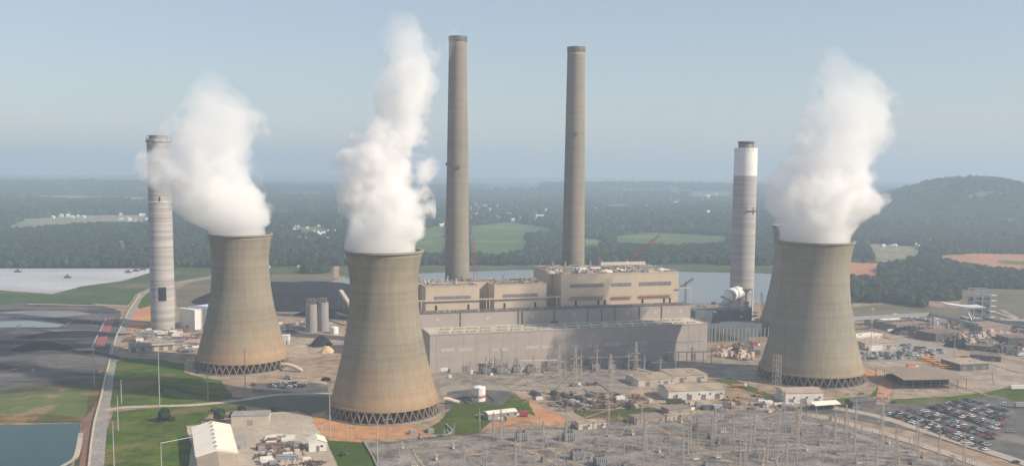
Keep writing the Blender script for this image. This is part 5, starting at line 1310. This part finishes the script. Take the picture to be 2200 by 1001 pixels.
# ------------------------------------------------------------------ cranes
def boom(mb, a, b, w, n, c=.28):
    a, b = Vector(a), Vector(b); d = (b-a).normalized(); x = d.cross(Vector((0, 1, .2))).normalized(); y = d.cross(x)
    K = [(-1, -1), (1, -1), (1, 1), (-1, 1)]
    def at(f, k): s = w*(1-.5*abs(2*f-1)**3)/2; return a+(b-a)*f+x*K[k][0]*s+y*K[k][1]*s
    for j in range(n):
        for k in range(4):
            mb.bar(at(j/n, k), at((j+1)/n, k), c); mb.bar(at(j/n, k), at((j+1)/n, (k+1) % 4), c*.7)
    return mb
def crane(base, label, foot, tip, m, w=3, n=18, mastz=None):
    t = thing('crane', label, 'crane', base)
    if mastz: boom(MB(), (0, 0, 0), (0, 0, mastz), w, 20).build('mast', m, t)
    else: MB().box(-3.5, 3.5, -4, 4, 0, 1.4).build('crawler', M_tyre, t); MB().box(-3, 3, -5, 3, 1.4, 4.5).build('machine_house', m, t)
    boom(MB(), foot, tip, w, n).build('boom', m, t)
    return t
M_cred = mat('crane_red', (.40, .07, .07), (.33, .06, .06), .5)
b = WZ(1028, 720, 1015); b.z = 0; tp = WZ(1017, 508, 1015)-b; crane(b, 'red lattice crane boom standing upright right of the left smokestack', (0, 0, 3), tp, M_cred, 3.6, 24)
b = WZ(1341, 700, 1075); b.z = 0; ft = WZ(1348, 562, 1075)-b; tp = WZ(1417, 505, 1075)-b; crane(b, 'red crane jib slanting up to the right behind the largest boiler house', ft, tp, M_cred, 2.2, 14, mastz=ft.z)
b = WZ(1294, 700, 1075); b.z = 0; ft = WZ(1294, 566, 1075)-b; tp = WZ(1284, 548, 1075)-b; crane(b, 'short red crane tip just showing above the largest boiler house', ft, tp, M_cred, 2.2, 5, mastz=ft.z)
b = WZ(1471, 700, 1010); b.z = 0; ft = WZ(1471, 611, 1010)-b; tp = WZ(1490, 598, 1010)-b; t = crane(b, 'small dark tower crane standing before the lake right of the boiler house', ft, tp, M_steel, 1.8, 6, mastz=ft.z+3); boom(MB(), ft, WZ(1460, 618, 1010)-b, 1.8, 3).build('counter_jib', M_steel, t)
b = WZ(1640, 690, 1160); b.z = 0; tp = WZ(1636, 628, 1160)-b; crane(b, 'dark crane between the white-topped chimney and the hidden cooling tower', (0, 0, 3), tp, M_steel, 2.4, 12)

# ------------------------------------------------------------------ far houses
hw = MB().box(-7, 7, -4.5, 4.5, 0, 4.2).mesh('house'); 
hv = []
for i, (wc, rc) in enumerate((((.66, .64, .60), (.50, .49, .47)), ((.60, .55, .48), (.30, .25, .22)), ((.72, .71, .69), (.70, .69, .66)))):
    mb = MB().box(-8, 8, -5, 5, 0, 5.2, 0); mb.add([(-8, -5, 5.2), (-8, 5, 5.2), (-8, 0, 8), (8, -5, 5.2), (8, 5, 5.2), (8, 0, 8)], [(0, 2, 1), (3, 4, 5)], 0)
    g = MB().gable(-8, 8, -5, 5, 5.2, 8.05, t=.3); mb.add(g.v, g.f, 1)
    for x in (-5, 0, 5): mb.box(x-.8, x+.8, -5.1, -4.98, 1.6, 3.2, 2)
    me = mb.mesh('far_house'); me.materials.append(mat(f'house_wall_{"abc"[i]}', wc, None, .2)); me.materials.append(mat(f'house_roof_{"abc"[i]}', rc, None, .2)); me.materials.append(M_glass); hv.append(me)
for (wh, _b, n, s), uvs in zip(CL, HOUSES):
    for u, v in uvs:
        p = PT(u, v)
        i = random.choice([0, 0, 1, 2, 2]); o = link('far_house', hv[i], None, None, (p.x, p.y, p.z-.3), random.uniform(-.6, .6)+.3)
        o.scale = (s*random.uniform(.8, 2.0 if random.random() < .2 else 1.2), s*random.uniform(.8, 1.3), s*random.uniform(1.2, 1.8))
        tag(o, ['white', 'beige', 'pale-roofed white'][i]+' house '+wh, 'house', 'houses '+wh)
# machines on the pale ash pond
for i, (u, v, lab) in enumerate(((38, 585, 'dark bulldozer on the pale ash pond, far left'), (145, 597, 'dark excavator in the middle of the pale ash pond'), (275, 586, 'leftmost of the earthmovers where ash pond meets the grass'), (292, 583, 'middle earthmover where ash pond meets the grass'), (306, 580, 'right earthmover where ash pond meets the grass'))):
    t = thing('earthmover', lab, 'earthmover', P(u, v), .3); t.scale = (1.6, 1.6, 1.6)
    MB().box(-3, 3, -1.5, 1.5, 0, 1.1).build('track', M_tyre, t); MB().box(-2.4, 1.5, -1.3, 1.3, 1.1, 2.2).build('body', M_steel, t); MB().box(-.6, 1, -1, 1, 2.2, 3.4).build('cab', M_win, t); MB().box(3.2, 3.6, -2, 2, 0, 1.5).build('blade', M_steel, t)
# stubby vents and intake on the orange clay
for i, (u, v, lab) in enumerate(((886, 932, 'grey concrete box on the orange clay, left of two'), (925, 929, 'grey concrete box on the grass edge, right of two'))):
    o = MB().box(-2, 2, -2.5, 2.5, 0, 2.6).box(-1.4, 1.4, -2, 2, 2.6, 2.9).build('concrete_box', M_silo, None, P(u, v), .3); tag(o, lab, 'concrete box')
o = MB().tube([(0, 0, 4), (3, 0, 4.2), (8, 1, 2), (12, 1, .8)], 1.6, 12).build('intake_pipe', M_tanp, None, P(953, 868), .2); tag(o, 'thick tan pipe leaving the right foot of the nearest cooling tower', 'pipe')
o = MB().tube([(0, 0, 6), (6, 0, 6.2), (13, 1, 4), (19, 1, .8)], 1.8, 12).build('intake_pipe', M_tanp, None, P(605, 797), -.2); tag(o, 'thick tan pipe leaving the right foot of the leftmost cooling tower', 'pipe')
# bushes
for i, (u, v, s) in enumerate(((365, 900, 2.4), (352, 895, 3), (425, 800, 1.6), (700, 815, 2.5), (462, 880, 2.2), (345, 838, 2.2), (590, 880, 2.4), (740, 975, 2.2), (500, 892, 2.6))):
    o = link('bush', crowns[i % 3].data, None, None, P(u, v, s*.4), i); o.scale = (s*1.6, s, s*.8); tag(o, 'low dark bush on the lawn around the side road', 'bush', 'bushes on the lawns at the lower left')
t = thing('riser_group', 'cluster of dark upright lightning rods over the transformers in front of the hall', 'lightning rods')
for k in range(26):
    u = random.choice([random.uniform(1050, 1075), random.uniform(1088, 1112), random.uniform(1220, 1240)]); q = P(u, 800-(u-1000)*.03); MB().bar(q, q+Vector((0, 0, random.uniform(9, 15))), .4).build('rod', M_steel, t)

# portal masts and overhead conductors in front of the hall
HM = []
for k in range(15):
    u = 1010+k*34; v = 818-(k % 3)*6-(u-1000)*.022; q = P(u, v); t = thing('lattice_mast', 'thin lattice mast on the gravel in front of the turbine hall', 'mast', q, BYAW, 'thin lattice masts in front of the turbine hall')
    t.scale = (1, 1, .75+.25*((k*7) % 3)/2); link('mast', mast, None, t); link('crossarm', armm, None, t); link('peak', peak, None, t); HM.append(q)
ends = [P(u, v) for u, v in ((1090, 950), (1150, 960), (1240, 975), (1300, 950), (1360, 985), (1400, 940), (1480, 960), (1530, 990), (1590, 930), (1650, 975), (1700, 930), (1760, 985), (1800, 940), (1850, 985), (1640, 900))]
for k, (a, b) in enumerate(zip(HM, ends)):
    t = thing('overhead_line', 'faint sagging triple conductor from the turbine hall masts to the switchyard', 'overhead line', group='overhead lines between hall and switchyard'); mb = MB()
    for s in (-3, 0, 3):
        pts = [a.lerp(b, f/10)+E1*s+Vector((0, 0, 17-6*math.sin(math.pi*f/10))) for f in range(11)]; mb.tube(pts, .07, 4)
    mb.build('conductor', M_steel, t)

# ------------------------------------------------------------------ labels: say which one, where several look alike
def zone(o):
    l = o.matrix_basis.translation; u, v = proj(l.x, l.y, l.z); return float(u), float(v)
from collections import defaultdict
ORD = ['leftmost', 'second', 'third', 'fourth', 'fifth', 'sixth', 'seventh', 'eighth', 'ninth', 'tenth', 'eleventh', 'twelfth']
def near(u, v):
    best = min(LM, key=lambda q: (q[0]-u)**2+((q[1]-v)*2.2)**2); return best[2]
LM = [(1243, 925, 'below the cream control house'), (1420, 915, 'below the brown brick control house'), (1077, 940, 'below the clay patch'), (900, 960, 'behind the low wall'), (1000, 990, 'at the bottom left'),
      (1535, 930, 'below the small huts'), (1667, 885, 'below the broad ladder-like tower'), (1816, 940, 'by the rail tracks'), (1712, 960, 'round the tall central lattice tower'), (1385, 965, 'by the diagonal yard path'), (1560, 985, 'at the bottom centre'),
      (1900, 985, 'at the bottom right corner'), (1230, 990, 'by the dark transformers'), (1780, 1000, 'at the bottom right')]
def words(s): return len(s.split())
def relabel():
    G = defaultdict(list)
    for o in bpy.data.objects:
        if o.parent is None and 'category' in o and 'group' in o: G[o['label']].append(o)
    # switchyard pieces: nearest landmark instead of the bare place
    for lab, os_ in list(G.items()):
        if len(os_) > 1 and 'switchyard' in lab and ' in the ' in lab:
            for o in os_: o['label'] = lab.split(' in the ')[0]+' in the switchyard '+near(*zone(o))
    for rnd_ in range(3):
        G = defaultdict(list)
        for o in bpy.data.objects:
            if o.parent is None and 'category' in o and 'group' in o: G[o['label']].append(o)
        for lab, os_ in G.items():
            n = len(os_)
            if n < 2: continue
            if n > 8 and rnd_ == 0:      # split a long row into its far and near halves
                os_.sort(key=lambda o: zone(o)[1])
                for k, o in enumerate(os_): o['label'] = ('farther ' if k < n//2 else 'nearer ')+lab
            elif n > 8 and rnd_ == 1:
                os_.sort(key=lambda o: zone(o)[0])
                for k, o in enumerate(os_): o['label'] = ('left-hand ' if k < n//2 else 'right-hand ')+lab
            elif rnd_ == 2 and n <= 12 and words(lab) <= 15:
                os_.sort(key=lambda o: zone(o)[0])
                for k, o in enumerate(os_):
                    w = 'leftmost' if k == 0 else 'rightmost' if k == n-1 else 'middle' if n == 3 else ORD[k]+'-from-left'
                    o['label'] = w+' '+lab
relabel()

# ------------------------------------------------------------------ steam
def plume(name, label, cx, cy, prof, dens, seed, warp=14., thick=1.0, scale=.03, cat='steam', thin=.5):
    """prof: rows (z, centre x, centre y, radius). A lumpy hull filled with scattering vapour that thins towards its edge."""
    zs = [r[0] for r in prof]; z0, z1 = zs[0], zs[-1]
    def at(z, k): return float(np.interp(z, zs, [r[k] for r in prof]))
    nz, na = 56, 40; v = []; f = []
    for j in range(nz+1):
        z = z0+(z1-z0)*j/nz; x, y, r = at(z, 1), at(z, 2), at(z, 3)
        k0 = min(1, (z-z0)/12)
        for i in range(na):
            a = 2*math.pi*i/na
            w = 1.12*(1+k0*.5*(float(fbm(math.cos(a)*1.6+seed*3.1, math.sin(a)*1.6+z/28, seed, 3))-.42))
            w = 1.0 if j == 0 else w
            v.append((x+r*w*math.cos(a), y+r*w*math.sin(a), z))
    for j in range(nz):
        for i in range(na): f.append((j*na+i, j*na+(i+1) % na, (j+1)*na+(i+1) % na, (j+1)*na+i))
    f.append(tuple(reversed(range(na)))); f.append(tuple(range(nz*na, nz*na+na)))
    m = bpy.data.materials.new(name+'_vapour'); m.use_nodes = True; n = m.node_tree.nodes; l = m.node_tree.links
    n.remove(n['Principled BSDF'])
    def val(x, s):
        if hasattr(s, 'is_output'): l.new(s, x)
        else: x.default_value = s
    def mt(op, a, b=None, c=None):
        x = n.new('ShaderNodeMath'); x.operation = op
        for i, s in enumerate((a, b, c)):
            if s is not None: val(x.inputs[i], s)
        return x.outputs[0]
    tc = n.new('ShaderNodeTexCoord')
    def noise(sc, det, off):
        mp = n.new('ShaderNodeMapping'); mp.inputs['Location'].default_value = off; l.new(tc.outputs['Object'], mp.inputs[0])
        t = n.new('ShaderNodeTexNoise'); t.inputs['Scale'].default_value = sc; t.inputs['Detail'].default_value = det; t.inputs['Roughness'].default_value = .63
        l.new(mp.outputs[0], t.inputs['Vector']); return t
    # domain warp
    t1 = noise(scale, 1.5, (seed*13.1, 0, 0))
    wv = n.new('ShaderNodeVectorMath'); wv.operation = 'SUBTRACT'; l.new(t1.outputs['Color'], wv.inputs[0]); wv.inputs[1].default_value = (.5, .5, .5)
    sep0 = n.new('ShaderNodeSeparateXYZ'); l.new(tc.outputs['Object'], sep0.inputs[0])
    wamp = n.new('ShaderNodeMapRange'); wamp.inputs[1].default_value = z0; wamp.inputs[2].default_value = z0+30; wamp.inputs[3].default_value = 0; wamp.inputs[4].default_value = warp*2; l.new(sep0.outputs[2], wamp.inputs[0])
    ws = n.new('ShaderNodeVectorMath'); ws.operation = 'SCALE'; l.new(wv.outputs[0], ws.inputs[0]); l.new(wamp.outputs[0], ws.inputs['Scale'])
    ad = n.new('ShaderNodeVectorMath'); ad.operation = 'ADD'; l.new(tc.outputs['Object'], ad.inputs[0]); l.new(ws.outputs[0], ad.inputs[1])
    sep = n.new('ShaderNodeSeparateXYZ'); l.new(ad.outputs[0], sep.inputs[0])
    tz = mt('DIVIDE', mt('SUBTRACT', sep.outputs[2], z0), z1-z0)
    def curve(k, lo, hi):
        c = n.new('ShaderNodeFloatCurve'); cu = c.mapping.curves[0]; c.mapping.use_clip = False
        pts = [((r[0]-z0)/(z1-z0), (r[k]-lo)/(hi-lo)) for r in prof]
        cu.points[0].location = pts[0]; cu.points[1].location = pts[-1]
        for q in pts[1:-1]: cu.points.new(*q)
        c.mapping.update(); l.new(tz, c.inputs['Value'])
        return mt('ADD', mt('MULTIPLY', c.outputs[0], hi-lo), lo)
    def rng_(k):
        a = [r[k] for r in prof]; return min(a)-1, max(a)+1
    dx = mt('SUBTRACT', sep.outputs[0], curve(1, *rng_(1))); dy = mt('SUBTRACT', sep.outputs[1], curve(2, *rng_(2)))
    rr = curve(3, 0, rng_(3)[1])
    dist = mt('SQRT', mt('ADD', mt('MULTIPLY', dx, dx), mt('MULTIPLY', dy, dy)))
    e = mt('SUBTRACT', 1.0, mt('DIVIDE', dist, rr))                       # 1 on the axis, 0 at the edge
    t2 = noise(scale*1.9, 9, (0, seed*7.7, 0))
    zf = n.new('ShaderNodeMapRange'); zf.inputs[1].default_value = z0; zf.inputs[2].default_value = z0+35; zf.inputs[3].default_value = .15; zf.inputs[4].default_value = 2.3; l.new(sep0.outputs[2], zf.inputs[0])
    ke = n.new('ShaderNodeMapRange'); ke.inputs[1].default_value = z0; ke.inputs[2].default_value = z0+32; ke.inputs[3].default_value = 7; ke.inputs[4].default_value = 1.15; l.new(sep0.outputs[2], ke.inputs[0])
    e2 = mt('ADD', mt('MULTIPLY', e, ke.outputs[0]), mt('MULTIPLY', mt('SUBTRACT', t2.outputs[0], .52), zf.outputs[0]))
    t3 = noise(scale*.8, 2, (seed*5.1, 0, seed*2.2)); e2 = mt('ADD', e2, mt('MULTIPLY', mt('SUBTRACT', t3.outputs[0], .5), mt('MULTIPLY', zf.outputs[0], .9)))
    sm = n.new('ShaderNodeMapRange'); sm.interpolation_type = 'SMOOTHSTEP'; sm.inputs[1].default_value = -.03; sm.inputs[2].default_value = .28; l.new(e2, sm.inputs[0])
    fade = n.new('ShaderNodeMapRange'); fade.inputs[1].default_value = 1.02; fade.inputs[2].default_value = thin; fade.inputs[3].default_value = 0.03; fade.inputs[4].default_value = 1; l.new(tz, fade.inputs[0])
    # thin the vapour sideways near the hull so the hull itself never shows
    den = mt('MULTIPLY', mt('MULTIPLY', sm.outputs[0], fade.outputs[0]), dens)
    pv = n.new('ShaderNodeVolumePrincipled'); pv.inputs['Color'].default_value = (.99, .99, .99, 1); pv.inputs['Anisotropy'].default_value = .0
    l.new(den, pv.inputs['Density']); l.new(pv.outputs[0], n['Material Output'].inputs['Volume'])
    me = bpy.data.meshes.new(name); me.from_pydata(v, [], f); me.update()
    o = link(name, me, m, loc=(cx, cy, 0)); tag(o, label, cat)
    m.cycles.volume_step_rate = 0.14
    return o
def pxz(v, d, u=1100):
    """height of the photograph's row v at depth d"""
    r = ray(u, v); return CAMZ + r.z/r.y*d
def prof_px(p, rows, rt):
    """rows (v, u_left, u_right) read off the photograph at the tower's own distance -> (z, cx, cy, r) about the tower"""
    out = []
    for v, ul, ur, *rest in rows:
        r = ray((ul+ur)/2, v); t = p.y/r.y; x = r.x*t; z = CAMZ+r.z*t
        out.append((z, x-p.x, (rest[0] if rest else 0), (ur-ul)/2*p.y/F_))
    out.sort(); return [(111, 0, 0, rt*.97)]+out
PL1 = [(498,450,569),(480,412,580),(450,388,582),(420,368,566),(380,322,545),(350,318,546),(320,332,545),(290,345,556),(260,378,566),(235,398,550),(210,408,520),(180,420,490),(148,438,468)]
PL2 = [(532,742,894),(500,742,910),(450,736,920),(400,732,925),(350,728,930),(320,748,922),(290,772,918),(250,786,915),(200,792,922),(170,800,932),(130,806,936),(100,808,930),(70,816,922),(45,824,905),(20,832,872)]
PL3 = [(510,1672,1826),(490,1668,1836),(460,1660,1862),(430,1650,1885),(400,1650,1888),(370,1662,1882),(340,1688,1885),(300,1705,1902),(260,1722,1915),(220,1738,1912),(180,1742,1890),(140,1752,1850),(100,1758,1800)]
PL4 = [(489,1675,1780),(460,1660,1790),(430,1655,1790),(400,1665,1790),(370,1680,1790)]
plume('steam_plume', 'wide ragged steam cloud drifting left over the grey banded chimney', p1.x, p1.y, prof_px(p1, PL1, 26.8), .065, 1, thin=.3, cat='steam plume')
plume('steam_plume', 'tall white column of steam rising from the nearest cooling tower', p2.x, p2.y, prof_px(p2, PL2, 27.5), .10, 2, cat='steam plume')
plume('steam_plume', 'white steam billowing from the broad right cooling tower', p3.x, p3.y, prof_px(p3, PL3, 30.8), .08, 3, thin=.15, cat='steam plume')
pst = P(982, 746)
plume('smoke_wisp', 'thin grey smoke wisp clinging to the left side of the left smokestack top', pst.x, pst.y, [(282, -8.5, -7, 2.0), (290, -8.5, -7.5, 4.0), (298, -7, -7, 5.5), (306, -4, -5, 6), (313, -1, -3, 3)], .035, 5, warp=4, scale=.12, cat='smoke')
